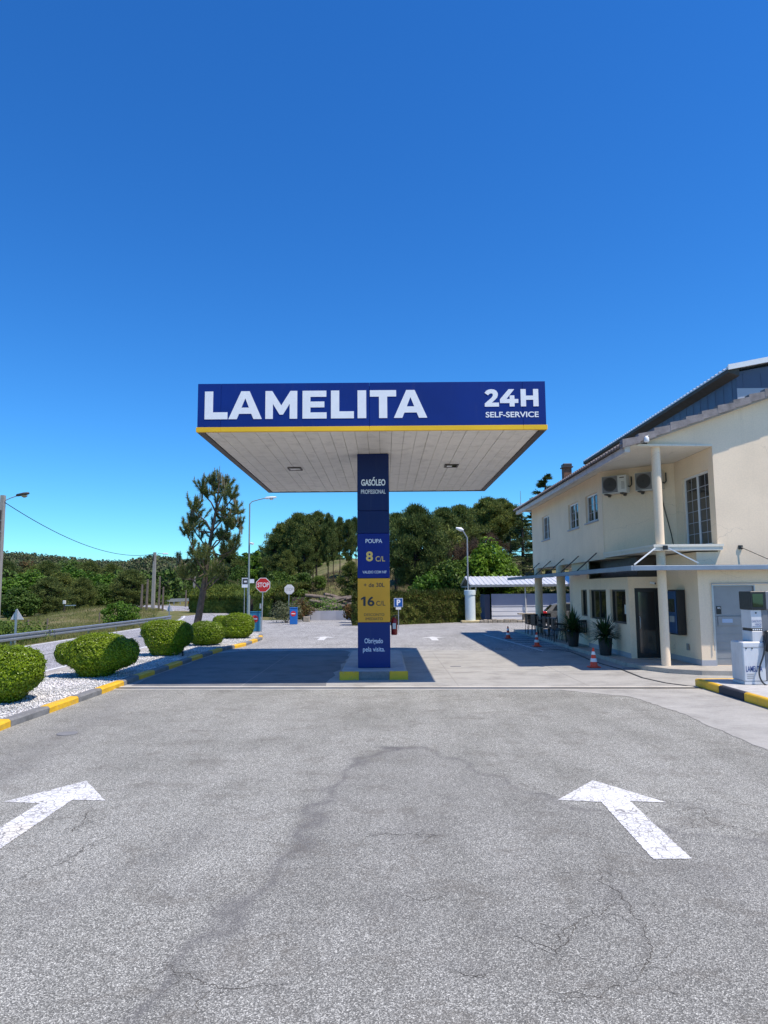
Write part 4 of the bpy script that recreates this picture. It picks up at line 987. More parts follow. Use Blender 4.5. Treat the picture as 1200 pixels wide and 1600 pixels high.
# air conditioners on the angled wall
wd_ = (Vector((8.65, 20.9, 0))-Vector((WX, yN, 0))).normalized(); wo_ = Vector((wd_.y, -wd_.x, 0))    # outward
def aircon(u, zc, label):
    ang = math.atan2(wd_.y, wd_.x); W_, H_, Dp = .78, .55, .30
    o = empty('air_conditioner', (0, 0, 0), label, 'air conditioner', 'outdoor air conditioning units under the eaves')
    m = MB(); m.box((-W_/2, -Dp, 0), (W_/2, 0, H_), .015); m.build('casing', M['offwhite'], o)
    m = MB(); m.box((-W_/2+.02, -Dp-.008, .02), (W_/2-.27, -Dp-.001, H_-.02)); m.build('grille_panel', plain('grey grille', (.20, .20, .20), .6, .1), o)
    m = MB(); cx = -W_/2+.02+(W_-.29)/2; r = .215
    m.lathe((0, 0, 0), [(r, 0), (r, .012), (r-.02, .02), (.03, .02), (.02, .026)], 28)
    m.v = [(cx+x, -Dp-.009-z, H_/2+y) for x, y, z in m.v]; f = m.build('fan', M['black'], o)
    m = MB()
    for k in range(4):
        rr = .05+.045*k; m.tube([(cx+rr*math.cos(t), -Dp-.037, H_/2+rr*math.sin(t)) for t in np.linspace(0, 2*math.pi, 21)], .004, 5, False)
    m.build('guard', M['gap'], f)
    m = MB()
    for s_ in (-.26, .24): m.box((s_-.05, -Dp-.02, -.04), (s_+.05, 0, -.002)); m.box((s_-.03, -.10, -.08), (s_+.03, 0, -.04))
    m.build('bracket', M['dark_trim'], o)
    m = MB(); m.box((W_/2-.2, -Dp-.004, H_-.10), (W_/2-.06, -Dp-.001, H_-.07))
    for k in range(7): m.box((W_/2-.15, -Dp-.004, .12+k*.035), (W_/2-.05, -Dp-.001, .13+k*.035))
    m.build('rating_label', M['dark_trim'], o)
    m = MB(); m.tube([(W_/2, -.16, .2), (W_/2+.05, -.12, .18), (W_/2+.07, -.04, .25), (W_/2+.06, -.02, .5)], .018, 8); m.build('pipe', M['black'], o)
    p = Vector((WX, yN, 0))+wd_*u+wo_*.01; o.location = (p.x, p.y, zc); o.rotation_euler.z = ang
    return o
aircon(.50, 5.03, 'left air conditioner unit beside the upstairs windows, fully in view')
aircon(1.55, 5.03, 'right air conditioner unit, partly hidden behind the tall round column')
# floodlight at roof corner
q = D(1010, 685, 18.05)
fl = empty('floodlight', tuple(q), 'small white floodlight at the roof corner above the tall column', 'floodlight')
m = MB(); m.lathe((q.x, q.y, q.z-.1), [(.05, 0), (.07, .03), (.06, .12), (.03, .16)], 14, True); m.build('housing', M['white'], fl)
m = MB(); m.tube([(q.x, q.y, q.z+.05), (q.x+.1, q.y+.06, q.z+.1), (q.x+.2, q.y+.16, q.z+.06)], .016, 8); m.build('arm', M['steel'], fl)
# security camera above door
q = D(1021, 910, 20.3)
sc2 = empty('security_camera', tuple(q), 'small white security camera above the black entrance door', 'security camera')
m = MB(); m.tube([(q.x-.03, 20.44, q.z), (q.x+.04, 20.28, q.z-.03)], .035, 10); m.build('housing', M['white'], sc2)
m = MB(); m.tube([(q.x+.04, 20.279, q.z-.03), (q.x+.045, 20.27, q.z-.032)], .028, 10); m.build('lens', M['black'], sc2)
# payment terminal
at_ = empty('payment_terminal', (8.0, 19.5, .8), 'wall mounted payment terminal with blue face and black side next to the entrance', 'payment terminal')
m = MB(); m.box((7.84, 19.2, .84), (8.06, 19.78, 2.05), .01); m.build('housing', M['black'], at_)
m = MB(); m.box((7.81, 19.24, .88), (7.838, 19.74, 2.01), .008); fp = m.build('front_panel', M['atm_blue'], at_)
m = MB(); m.box((7.80, 19.30, 1.45), (7.809, 19.68, 1.8)); m.build('screen', M['glass'], fp)
m = MB(); m.box((7.795, 19.34, 1.18), (7.809, 19.64, 1.34)); m.build('keypad', M['steel'], fp)
m = MB(); q = D(1061, 1015, 19.2); m.box((8.05, 19.1, .45), (8.064, 19.25, .62)); tag(m.build('meter_box', M['gap'], loc=(8.06, 19.2, .45)), 'small grey meter cover low on the wall under the payment terminal', 'meter cover')

# ================================================================== WAREHOUSE
W = empty('warehouse', (17, 34, 0), 'tall blue grey metal warehouse rising behind the cream building', 'building')
wx0, wy0, wy1, wz = 17.55, 34.3, 59.3, 12.75
rs = .19
m = MB(); m.box((wx0, wy0, 0), (34, wy1, wz-.35)); m.slab([(wx0, wz-.35), (34, wz-.35), (34, wz+rs*16-.1), (wx0, wz-.02)], wy0+.002, wy1-.002); 
wl = m.build('wall', M['wh_wall'], W)
m = MB()
for k in range(28): y = wy0+.5+k*.9; m.box((wx0-.014, y, 6), (wx0-.001, y+.05, wz-.3))
for k in range(18): x = wx0+.3+k*.9; m.box((x, wy0-.014, 11.95), (x+.05, wy0-.001, wz-.1))
m.build('cladding_ribs', M['wh_wall'], wl)
m = MB(); m.box((wx0-.02, wy0-.02, 0), (34, wy0-.001, 11.9)); m.build('lower_cladding', M['wh_low'], wl)
m = MB(); rx0 = 17.0
m.slab([(rx0, wz+.06), (34, wz+.06+rs*17), (34, wz+.12+rs*17), (rx0, wz+.12)], wy0-.35, wy1+.4)
k = wy0-.3
while k < wy1+.35: m.slab([(rx0-.02, wz+.121), (34, wz+.121+rs*17), (34, wz+.18+rs*17), (rx0-.02, wz+.18)], k, k+.16); k += .43
wr = m.build('roof', M['wh_roof'], W)
m = MB(); m.slab([(rx0+.01, wz-.12), (wx0-.002, wz-.30), (wx0-.002, wz+.10), (rx0+.01, wz+.055)], wy0-.30, wy1+.35); m.build('eave_underside', M['wh_under'], W)
m = MB(); m.slab([(rx0-.03, wz-.02), (34, wz-.02+rs*17), (34, wz+.24+rs*17), (rx0-.03, wz+.24)], wy0-.42, wy0-.352); m.build('verge_trim', M['white'], W)

# ================================================================== FUEL PUMP and its island
pi_ = empty('pump_island', (7.3, 14, 0), 'raised pump island edged with yellow and black blocks at the right edge', 'traffic island')
ix, iy1 = 6.62, 15.5
m = MB(); m.box((ix+.12, 4, 0), (8.6, iy1-.12, .165)); m.build('slab', concrete_mat('pump island concrete', (.50, .49, .47), (.36, .35, .33), 2), pi_)
ys = [15.5, 14.42, 13.42, 12.35, 11.3, 10.2, 9.1, 8.0, 6.9, 5.8, 4.7]
for i, (a, b) in enumerate(zip(ys, ys[1:])):
    m = MB(); m.box((ix, b+.004, 0), (ix+.118, a-.004, .17), .02); m.build('black_block' if i % 2 else 'yellow_block', M['kerb_dark'] if i % 2 else M['kerb_yellow'], pi_)
m = MB(); m.box((ix+.02, iy1-.118, 0), (8.6, iy1+.0, .168), .02); m.build('end_kerb', M['kerb_yellow'], pi_)
pu = empty('fuel_pump', (8.0, 14.6, .17), 'white fuel pump with dark display and hanging hose at the right edge', 'fuel pump')
Y0 = 14.45
def pp_(x, y): return D(x, y, Y0)
bz = .17
zA = pp_(1165, 1003).z
m = MB(); xl = pp_(1163, 1060).x; xr = pp_(1198, 1060).x
m.box((xl, Y0, bz+.06), (xr, Y0+.5, zA), .02); m.box((xl+.01, Y0+.002, bz+.002), (xr+.5, Y0+.49, bz+.058)); pb_ = m.build('cabinet', M['pump_white'], pu)
m = MB(); m.box((xr+.003, Y0+.02, bz+.06), (xr+.55, Y0+.5, zA+.05), .01); m.build('side_cabinet', M['pump_grey'], pu)
m = MB(); m.box((xl+.005, Y0-.006, pp_(1170, 1010).z-.02), (xr-.01, Y0-.001, pp_(1170, 1010).z-.012)); m.build('lid_seam', M['gap'], pb_)
u0, u1 = pp_(1174, 960).x, pp_(1190.5, 960).x; zt = pp_(1180, 953).z; zl = pp_(1180, 984).z
m = MB(); m.box((u0, Y0+.02, zA+.002), (u1, Y0+.42, zl-.03), .006); m.box((u0, Y0+.02, zl+.028), (u1, Y0+.42, zt), .006); hd = m.build('upper_column', M['pump_white'], pu)
m = MB(); m.box((u0+.01, Y0+.03, zl-.028), (u1+.0, Y0+.4, zl+.026)); 
m.build('button_strip', M['black'], pu)
m = MB()
for k in range(5): m.box((u0+.02+k*.04, Y0+.022, zl-.012), (u0+.045+k*.04, Y0+.028, zl+.014))
m.build('buttons', M['reflect'], pu)
m = MB(); m.box((u1+.003, Y0+.03, zA+.052), (u1+.14, Y0+.42, zt), .004); m.build('grey_or_shaded_panel', M['pump_grey'], pu)
m = MB(); m.box((u1+.145, Y0+.02, zA+.052), (u1+.40, Y0+.42, zt), .004); m.build('upper_panel', M['pump_white'], pu)
d0, d1 = pp_(1172, 940).x, pp_(1196, 940).x; zt2 = pp_(1180, 924).z
m = MB(); m.box((d0, Y0-.02, zt+.003), (d1, Y0+.45, zt2), .01); dh = m.build('display_head', M['black'], pu)
m = MB(); m.box((d0+.04, Y0-.026, zt+.06), (d1-.06, Y0-.021, zt2-.05)); m.build('display', glass('green display', (.006, .02, .012)), dh)
m = MB(); m.box((d1+.003, Y0-.0, zt+.003), (d1+.38, Y0+.45, zt2), .01); m.build('head_panel', M['pump_grey'], pu)
m = MB()
for zz in (bz+.12, bz+.16, bz+.20): m.box((xl+.06, Y0-.004, zz), (xl+.2, Y0-.0005, zz+.012))
m.build('vent_slots', M['gap'], pb_)
for xx2 in (xl+.07, xl+.19): m = MB(); m.lathe((0, 0, 0), [(.014, 0), (.014, .008), (.002, .01)], 12); m.v = [(xx2+a_, Y0-.001-c_2, zA-.13+b_2) for a_, b_2, c_2 in m.v]; m.build('lock', M['black'], pb_)
m = MB(); m.lathe((0, 0, 0), [(.016, 0), (.016, .008), (.002, .01)], 12); m.v = [(u0+.1+a_, Y0+.019-c_2, zt-.06+b_2) for a_, b_2, c_2 in m.v]; m.build('lock', M['black'], hd)
m = MB(); m.box((u0+.02, Y0+.014, zl+.06), (u1-.015, Y0+.0195, zl+.065)); m.build('label_line', M['letter_blue'], hd)
# hose and nozzle
m = MB(); m.box((xr+.0, Y0-.09, pp_(1200, 1018).z), (xr+.16, Y0+.01, pp_(1200, 985).z), .02); m.build('nozzle_boot', M['black'], pu)
hp = [pp_(*q) for q in ((1194, 1003), (1190, 1025), (1185, 1040), (1184, 1053), (1188, 1064), (1196, 1071), (1206, 1075), (1216, 1060), (1219, 1000))]
hp = [Vector((p.x, Y0-.06, p.z)) for p in hp]; hs_ = []
for i in range(len(hp)-1):
    a, b, c, d = hp[max(i-1, 0)], hp[i], hp[i+1], hp[min(i+2, len(hp)-1)]
    for k in range(6): t = k/6; hs_.append(.5*((2*b)+(c-a)*t+(2*a-5*b+4*c-d)*t*t+(-a+3*b-3*c+d)*t*t*t))
m = MB(); m.tube(hs_, .017, 8); m.build('hose', M['hose'], pu)
m = MB(); m.tube([(hp[0].x, Y0-.06, hp[0].z-.02), (hp[0].x+.02, Y0-.06, hp[0].z+.03), (hp[0].x+.12, Y0-.06, hp[0].z+.06)], [.025, .035, .02], 8); m.build('nozzle', M['black'], pu)
a = pp_(1166, 1049.5); b = pp_(1191, 1040.5); text('lettering', 'LAMELITA', a.x, b.x, a.z+.0, b.z+.0, Y0-.004, M['letter_blue'], pb_, .015)
a = pp_(1177, 973); text('lettering', 'GASOLEO', u0+.01, u1-.01, a.z+.005, a.z+.055, Y0+.017, M['letter_blue'], hd, .0)
text('lettering', 'VERDE', u0+.07, u1-.01, a.z-.06, a.z-.015, Y0+.017, M['letter_blue'], hd, .0)

# ================================================================== PLANTERS, CONES, CHAIRS
def planter(loc, r, h, ph, label, seed, nl):
    o = empty('planter', loc, label, 'potted plant', 'black pots with spiky plants by the building')
    m = MB(); n = 4; R = r
    def rr(k, z): return [(loc[0]+k*x, loc[1]+k*y, loc[2]+z) for x, y in ((-1, -1), (1, -1), (1, 1), (-1, 1))]
    m.lathe(loc, [(r*.72, 0), (r*.78, .02), (r, h), (r*.93, h), (r*.9, h-.04), (.01, h-.04)], 28, False); m.build('pot', M['pot'], o)
    m = MB(); m.lathe((loc[0], loc[1], loc[2]+h-.06), [(r*.88, 0), (r*.88, .025), (.02, .035)], 20); m.build('soil', M['soil'], o)
    st = np.random.default_rng(seed); V = []; Fc = []
    for i in range(nl):
        a = st.random()*6.28; el = math.radians(st.uniform(-8, 82)); L = ph*st.uniform(.75, 1.1)*(.75+.25*math.sin(el)); dh = math.cos(el); dz = math.sin(el)
        base = np.array([loc[0], loc[1], loc[2]+h-.03+st.random()*ph*.25]); out = np.array([math.cos(a), math.sin(a), 0]); side = np.array([-math.sin(a), math.cos(a), 0])
        pts = []
        for k in range(6):
            t = k/5; p = base+out*(dh*L*t)+np.array([0, 0, dz*L*t-.28*L*dh*t*t*1.2]); wv = .027*math.sin(math.pi*min(1, .25+t*.75))*(1 if k < 5 else 0)+.001
            pts += [p-side*wv, p+np.array([0, 0, -.25*wv]), p+side*wv]
        b = len(V); V += [tuple(p) for p in pts]
        for k in range(5):
            for e in range(2): Fc.append((b+3*k+e, b+3*k+e+1, b+3*k+3+e+1, b+3*k+3+e))
    npmesh('leaves', V, Fc, M['leaf_spiky'], o)
    m = MB(); m.tube([(loc[0], loc[1], loc[2]+h-.05), (loc[0], loc[1], loc[2]+h+ph*.3)], [.03, .02], 8); m.build('stem', M['bark'], o)
p = G(948, 1024.5, .12); planter((p.x+.02, p.y+.15, .12), .21, .50, .78, 'nearer black planter with a spreading spiky plant under the third shop window', 3, 170)
p = G(897, 1010.5, .12); planter((p.x+.02, p.y+.15, .12), .21, .50, .82, 'farther black planter with a taller spiky plant beside the cafe chairs', 5, 190)
def cone(loc, label, mat='orange'):
    o = empty('traffic_cone', loc, label, 'traffic cone', 'orange and white traffic cones')
    m = MB(); h = .52; x, y, z = loc
    m.box((x-.15, y-.15, z+.002), (x+.15, y+.15, z+.035), .012); bs = m.build('base', M[mat], o)
    rr_ = lambda t: .105*(1-t)+.022*t
    m = MB(); m.lathe(loc, [(rr_(0), .035), (rr_(0)-.005, .05), (rr_(1), h-.006), (rr_(1)-.006, h), (.004, h)], 24, True); m.build('cone_body', M[mat], o)
    for t0, t1 in ((.22, .42), (.62, .80)):
        zz = lambda t: .05+(h-.056)*t
        m = MB(); m.lathe(loc, [(rr_(t0)+.002, zz(t0)), (rr_(t0)+.0035, zz(t0)+.002), (rr_(t1)+.0035, zz(t1)), (rr_(t1)+.001, zz(t1)+.001)], 24, True); m.build('reflective_band', M['reflect'], o)
    return o
for q, lb in (((928, 1043.5), 'nearest bright orange traffic cone, in sun at the edge of the building shade'), ((839, 1010.5), 'middle traffic cone, in the shade by the end of the cafe chairs'), ((794, 998), 'farthest traffic cone, at the corner of the hatched parking lines')):
    p = G(*q); cone((p.x, p.y, .009), lb)
# chairs (stackable black slatted)
def chair():
    o = empty('cafe_chair', (0, 0, 0))
    m = MB(); m.box((-.22, -.21, .43), (.22, .21, .455), .01); m.build('seat', M['black'], o)
    m = MB()
    for k in range(6): m.box((-.215+k*.074, .2, .46), (-.155+k*.074, .225, .84))
    m.box((-.23, .195, .80), (.23, .23, .88), .01); m.build('backrest', M['black'], o)
    for sx in (-1, 1):
        for sy in (-1, 1):
            m = MB(); m.tube([(sx*.20, sy*.19, .44), (sx*.235, sy*.225, .0)], .013, 6); m.build('leg', M['black'], o)
        m = MB(); m.tube([(sx*.225, .21, .44), (sx*.225, .215, .82)], .012, 6); m.tube([(sx*.23, -.19, .44), (sx*.235, -.18, .65), (sx*.235, .2, .67)], .012, 6); m.build('armrest', M['black'], o)
    return o
def ctable(loc, label):
    o = empty('cafe_table', loc, label, 'table', 'small dark cafe tables under the overhang')
    x, y, z = loc
    m = MB(); m.box((x-.35, y-.35, z+.72), (x+.35, y+.35, z+.745), .008); m.build('tabletop', M['black'], o)
    m = MB(); m.tube([(x, y, z+.02), (x, y, z+.72)], .03, 10); m.build('post', M['black'], o)
    m = MB(); m.lathe(loc, [(.22, 0), (.22, .015), (.04, .03)], 16); m.build('foot', M['black'], o)
ctable((7.0, 30.6, .12), 'farther small dark table between the two thick columns'); ctable((7.6, 26.2, .12), 'nearer small dark table behind the taller potted plant')
proto = chair(); first = True
CH = [((7.3, 32.2), .1, 'black cafe chair deepest under the overhang behind the far thick column'), ((7.6, 28.6), 1.4, 'black cafe chair in the second row behind the second thick column'), ((6.5, 26.7), 1.3, 'black cafe chair nearest the camera, just outside the taller potted plant'), ((8.1, 26.6), 4.6, 'black cafe chair close to the wall behind the taller potted plant'), ((6.52, 32.0), 1.6, 'black cafe chair farthest back, left of the far thick column'), ((6.55, 31.3), .2, 'black cafe chair on the left end turned with its back to the yard'), ((6.50, 30.5), 1.75, 'second black cafe chair from the left, side on to the yard'),
      ((6.55, 29.7), 1.45, 'third black cafe chair from the left, in front of the farther table'), ((7.3, 29.8), 3.2, 'black cafe chair on the near side of the farther table'),
      ((6.62, 28.9), 1.6, 'black cafe chair right in front of the far thick column'), ((6.60, 28.0), 1.5, 'black cafe chair just left of the second thick column'),
      ((6.62, 27.3), 1.7, 'black cafe chair standing immediately left of the taller potted plant'), ((7.45, 27.0), .1, 'black cafe chair behind the taller potted plant'),
      ((6.93, 25.5), 3.0, 'rightmost black cafe chair, between the taller potted plant and the shop wall'), ((7.9, 30.9), 4.7, 'black cafe chair on the right of the farther table')]
for (x, y), rzz, lb in CH:
    o = proto if first else copy_tree(proto); first = False
    o.location = (x, y, .12); o.rotation_euler.z = rzz; tag(o, lb, 'chair', 'black cafe chairs under the overhang')

# ================================================================== CARS
def car(loc, rot, paint, label, s=1.):
    o = empty('parked_car', (0, 0, 0), label, 'car')
    # profile along x (rear at x=0), y half width .88
    prof_low = [(0.0, .35), (.02, .75), (.10, .92), (.35, .98), (3.0, .93), (3.9, .80), (4.15, .62), (4.18, .35)]
    m = MB(); ws = [(-.86, 1), (-.80, 1.02), (.80, 1.02), (.86, 1)]
    m.slab([(x, z) for x, z in prof_low[::-1]], -.86, .86); m.s = [False]*len(m.s); m.build('body', paint, o)
    cab = [(.12, .93), (.55, 1.33), (1.0, 1.45), (1.9, 1.46), (2.45, 1.34), (3.15, .94)]
    m = MB(); n = len(cab); V = []
    for sy in (-1, 1):
        for x, z in cab: V.append((x, sy*(.82-(z-.93)*.32), z))
    m.add(V, [tuple(range(n)), tuple(range(2*n-1, n-1, -1))]+[((i+1) % n, i, n+i, n+(i+1) % n) for i in range(n)]); m.build('cabin', paint, o)
    m = MB()
    for sy in (-1, 1):
        P = [(.50, 1.0), (.72, 1.30), (1.05, 1.38), (1.88, 1.38), (2.36, 1.28), (2.90, 1.0)]
        V = [(x, sy*(.826-(z-.93)*.32), z) for x, z in P]; m.add(V, [tuple(range(6))])
    m.add([(.145, -.74, .99), (.145, .74, .99), (.50, .66, 1.315), (.50, -.66, 1.315)], [(0, 1, 2, 3)]); m.add([(3.08, -.76, 1.0), (3.08, .76, 1.0), (2.49, .66, 1.335), (2.49, -.66, 1.335)], [(0, 1, 2, 3)])
    m.build('windows', M['glass'], o)
    for sy in (-1, 1):
        m = MB(); m.box((-.03, sy*.84-.1, .72), (.14, sy*.875, .96), .03) if sy > 0 else m.box((-.03, -.885, .72), (.2, -.55, .96), .03); m.build('tail_light', M['taillight'], o)
        m = MB(); m.box((4.0, sy*.6-.15, .62), (4.14, sy*.6+.15, .74), .02); m.build('headlight', M['reflect'], o)
        for wx_ in (.72, 3.35):
            m = MB(); m.lathe((0, 0, 0), [(.24, 0), (.31, .02), (.32, .10), (.31, .19), (.24, .21), (.01, .20)], 22); m.v = [(wx_+a, sy*(.68+c), .32+b) for a, b, c in m.v]
            wl_ = m.build('wheel', M['rubber'], o); m = MB(); m.lathe((0, 0, 0), [(.2, 0), (.2, .01), (.03, .02)], 16); m.v = [(wx_+a, sy*(.885+c), .32+b) for a, b, c in m.v]; m.build('rim', M['steel'], wl_)
    m = MB(); m.box((-.03, -.84, .32), (.2, .84, .55), .04); m.box((4.0, -.84, .32), (4.22, .84, .5), .04); m.build('bumper', M['black'], o)
    o.location = loc; o.rotation_euler.z = rot; o.scale = (s, s, s); return o
q = D(847, 957, 38); car((q.x+.28, 39.2, .0), rad(-8), M['silver'], 'silver grey hatchback parked behind the thick columns, one red tail light showing', .93)
q = D(308, 952, 86); car((q.x+.3, 84, .02), rad(97), M['darkcar'], 'dark car far along the road behind the young pine trunk', .95)

# ================================================================== SIGNS
def disc_poly(n, r, rot=0.): return [(r*math.cos(2*math.pi*i/n+rot), r*math.sin(2*math.pi*i/n+rot)) for i in range(n)]
def stop_sign(px, py, Y, r, label, faded=False, pr=.032):
    c = D(px, py, Y); o = empty('stop_sign', (c.x-.08, Y+.05, 0), label, 'road sign')
    face = M['sign_faded'] if faded else M['stop_red']
    m = MB(); m.tube([(c.x-.07, Y+.05, 0), (c.x, Y+.05, c.z+r*.7)], pr, 10); m.build('post', M['steel'], o)
    m = MB(); m.slab([(c.x+x, c.z+z) for x, z in disc_poly(8, r, math.pi/8)], Y-.0, Y+.012); rim = m.build('plate', M['reflect'] if not faded else face, o)
    m = MB(); m.slab([(c.x+x, c.z+z) for x, z in disc_poly(8, r*.92, math.pi/8)], Y-.004, Y-.0005); m.build('face', face, o)
    text('lettering', 'STOP', c.x-r*.72, c.x+r*.76, c.z-r*.29, c.z+r*.32, Y-.006, M['sign_faded_txt'] if faded else M['letter'], o, .012)
    return o
s1 = stop_sign(411, 914, 37.2, .40, 'red octagonal stop sign on a leaning grey post at the end of the gravel bed')
m = MB(); m.tube([(D(407, 940, 37.2).x, 37.2, 1.45), (D(407, 940, 37.2).x, 37.2, 1.2)], .05, 8); m.build('clamp', M['steel'], s1)
stop_sign(452, 921, 49.2, .36, 'sun bleached nearly white stop sign beside the blue box across the exit', True)
def cabinet(px0, px1, pyb, Y, zt, mat, label, dp=.35):
    a = D(px0, pyb, Y); b = D(px1, pyb, Y); o = empty('blue_cabinet', ((a.x+b.x)/2, Y, 0), label, 'cabinet', 'blue boxes with round no entry signs')
    m = MB(); m.box((a.x, Y, 0.0), (b.x, Y+dp, zt), .02); m.box((a.x-.02, Y-.02, zt+.002), (b.x+.02, Y+dp+.02, zt+.04), .01); m.build('body', mat, o)
    cx = (a.x+b.x)/2; r = (b.x-a.x)*.36; cz = zt*.66
    m = MB(); m.slab([(cx+x, cz+z) for x, z in disc_poly(24, r)], Y-.01, Y-.001); d = m.build('no_entry_disc', M['no_entry'], o)
    m = MB(); m.box((cx-r*.7, Y-.015, cz-r*.17), (cx+r*.7, Y-.011, cz+r*.17)); m.build('white_bar', M['letter'], d)
cabinet(452.5, 464, 976, 45.0, 1.02, M['cabinet_blue'], 'bright blue upright box with a no entry disc under the bleached stop sign')
cabinet(390, 405.5, 987, 37.4, 1.0, M['cabinet_teal'], 'teal blue box with a no entry disc partly hidden by the farthest clipped bush')
# parking sign
c = D(622.5, 941.5, 38); o = empty('parking_sign', (c.x, 38, 0), 'small square blue parking sign on a thin post before the hedge', 'road sign')
m = MB(); m.tube([(c.x, 38.03, 0), (c.x, 38.03, c.z)], .022, 8); m.build('post', M['steel'], o)
m = MB(); m.box((c.x-.235, 38, c.z-.235), (c.x+.235, 38.012, c.z+.235)); pl = m.build('plate', M['reflect'], o)
m = MB(); m.box((c.x-.215, 37.996, c.z-.215), (c.x+.215, 37.999, c.z+.215)); m.build('face', M['sign_blue'], pl)
text('lettering', 'P', c.x-.09, c.x+.11, c.z-.15, c.z+.16, 37.992, M['letter'], pl, .04)
m = MB(); m.box((c.x-.14, 38, c.z-.37), (c.x+.14, 38.012, c.z-.245)); m.build('lower_plate', M['reflect'], o)
# small signboard in front of the tall hedge
a = D(378, 903, 56); b = D(387.5, 918, 56); e_ = D(397, 911, 56); o = empty('signboard', (a.x+.3, 56, 0), 'white signboard with a dark picture panel above the tall hedge', 'sign')
m = MB(); m.box((a.x, 56, b.z), (b.x, 56.04, a.z)); m.build('board', M['white'], o)
m = MB(); m.box((a.x+.05, 55.99, b.z+.27), (b.x-.03, 55.998, a.z-.06)); pnl = m.build('picture_panel', plain('dark picture', (.05, .05, .06), .5, .3), o)
m = MB(); m.box((a.x+.18, 55.98, b.z+.4), (b.x-.1, 55.988, a.z-.22)); m.build('pale_shape', M['reflect'], pnl)
m = MB(); m.box((b.x+.003, 56, e_.z), (e_.x, 56.04, a.z-.1)); m.build('side_board', M['white'], o)
m = MB(); m.tube([(a.x+.2, 56.07, 0), (a.x+.2, 56.07, a.z-.1)], .03, 6); m.tube([(b.x-.05, 56.07, 0), (b.x-.05, 56.07, a.z-.1)], .03, 6); m.build('post', M['steel'], o)
# backs of warning signs on the left
def trisign(px0, px1, pyt, pyb, Y, label, post_to):
    a = D(px0, pyb, Y); b = D(px1, pyb, Y); t = D((px0+px1)/2, pyt, Y); o = empty('warning_sign', (t.x, Y, post_to), label, 'road sign', 'triangular signs seen from behind along the road')
    m = MB(); m.slab([(a.x, a.z), (b.x, b.z), (t.x, t.z)], Y, Y+.02); m.build('plate', plain('bare aluminium plate', (.55, .56, .58), .5, .06), o)
    w3 = (b.x-a.x)*.07; m = MB(); m.box((t.x-w3, Y-.06, post_to), (t.x+w3, Y-.005, t.z-.05)); m.build('post', M['rail'], o)
trisign(16, 37, 951, 968, 33, 'grey back of a triangular sign at the left edge behind the guard rail', -.5)
trisign(260, 270, 943, 955, 56, 'small triangular sign back at the far end of the guard rail', -.1)

# ================================================================== LAMP POSTS / POLES
def arm_lamp(base, top, armv, r, mat, label, name='street_lamp', rlow=None, lowh=0, group=None, headmat='white', hs=1.):
    o = empty(name, tuple(base), label, 'street lamp', group); b = Vector(base)
    m = MB(); m.tube([b, (b.x, b.y, top)], [r*1.15, r*.8], 12)
    if rlow: m.tube([(b.x, b.y, b.z), (b.x, b.y, b.z+lowh)], rlow, 12)
    m.build('pole', mat, o)
    e = Vector((b.x, b.y, top))+Vector(armv); m = MB()
    m.tube([(b.x, b.y, top-.02), Vector((b.x, b.y, top)).lerp(e, .15)+Vector((0, 0, armv[2]*.25)), Vector((b.x, b.y, top)).lerp(e, .6)+Vector((0, 0, armv[2]*.15)), e], r*.55, 8); m.build('arm', mat, o)
    d = Vector((armv[0], armv[1], 0)).normalized(); m = MB(); L = .62*hs; W_ = .13*hs; s_ = Vector((-d.y, d.x, 0)); u_ = Vector((0, 0, 1))
    V = []
    for t, w4, h4 in ((-.1, .4, .4), (.1, .9, .9), (.5, 1, 1), (.85, .8, .7), (1, .3, .3)):
        c4 = e+d*L*t+u_*(.05*t)
        for a4 in range(8): an = a4*math.pi/4; V.append(c4+s_*math.cos(an)*W_*w4+u_*math.sin(an)*.075*hs*h4)
    Fc = [(i*8+j, i*8+(j+1) % 8, (i+1)*8+(j+1) % 8, (i+1)*8+j) for i in range(4) for j in range(8)]+[tuple(range(7, -1, -1)), tuple(range(32, 40))]
    m.add(V, Fc, True); hd_ = m.build('lamp_head', M[headmat], o)
    m = MB(); c4 = e+d*L*.55-u_*(.035*hs); m.lathe((c4.x, c4.y, c4.z-.04*hs), [(.04, -.03), (.10*hs, 0), (.10*hs, .03)], 12); m.build('lamp_glass', M['offwhite'], hd_)
    return o
b = D(388, 961, 39.); t = D(391, 787, 39.)
ml = arm_lamp((b.x-.0, 39, 0), t.z, (.86, 0, .30), .05, M['mast'], 'tall slim green grey lamp mast behind the farthest clipped bush', rlow=.085, lowh=1.9)
q = D(392.5, 849, 39); m = MB(); m.tube([(q.x-.02, 38.95, q.z), (q.x+.14, 38.85, q.z-.04)], .06, 10); m.tube([(q.x-.1, 39, q.z+.05), (q.x-.0, 38.95, q.z)], .02, 6)
tag(m.build('security_camera', M['white'], loc=(q.x, 39, q.z)), 'white security camera clamped halfway up the slim lamp mast', 'security camera')
# white round column and lamp with a swan neck
c = G(736, 973); Yc = c.y+.3
o = empty('white_bollard_column', (c.x, Yc, 0), 'thick white round column on a yellowish concrete base at the yard corner', 'column')
m = MB(); zt = D(735, 922, Yc).z; m.lathe((c.x, Yc, 0), [(.33, .14), (.33, zt-.3), (.37, zt-.3), (.37, zt-.02), (.34, zt), (.01, zt)], 28, False); m.build('shaft', plain('glossy white tile', (.66, .76, .78), .25, .04), o)
m = MB(); m.box((c.x-.62, Yc-.5, 0), (c.x+.62, Yc+.5, .14), .03); m.build('base', plain('yellowish concrete', (.5, .42, .24), .8, .2), o)
b = D(732.5, 921, Yc+.0); t1 = D(730, 840, Yc+.5); t2 = D(723, 829, Yc+.5); t3 = D(716, 825, Yc+.5)
o = empty('street_lamp', (b.x, Yc+.5, 0), 'thin lamp post with a small bent neck rising behind the white column', 'street lamp')
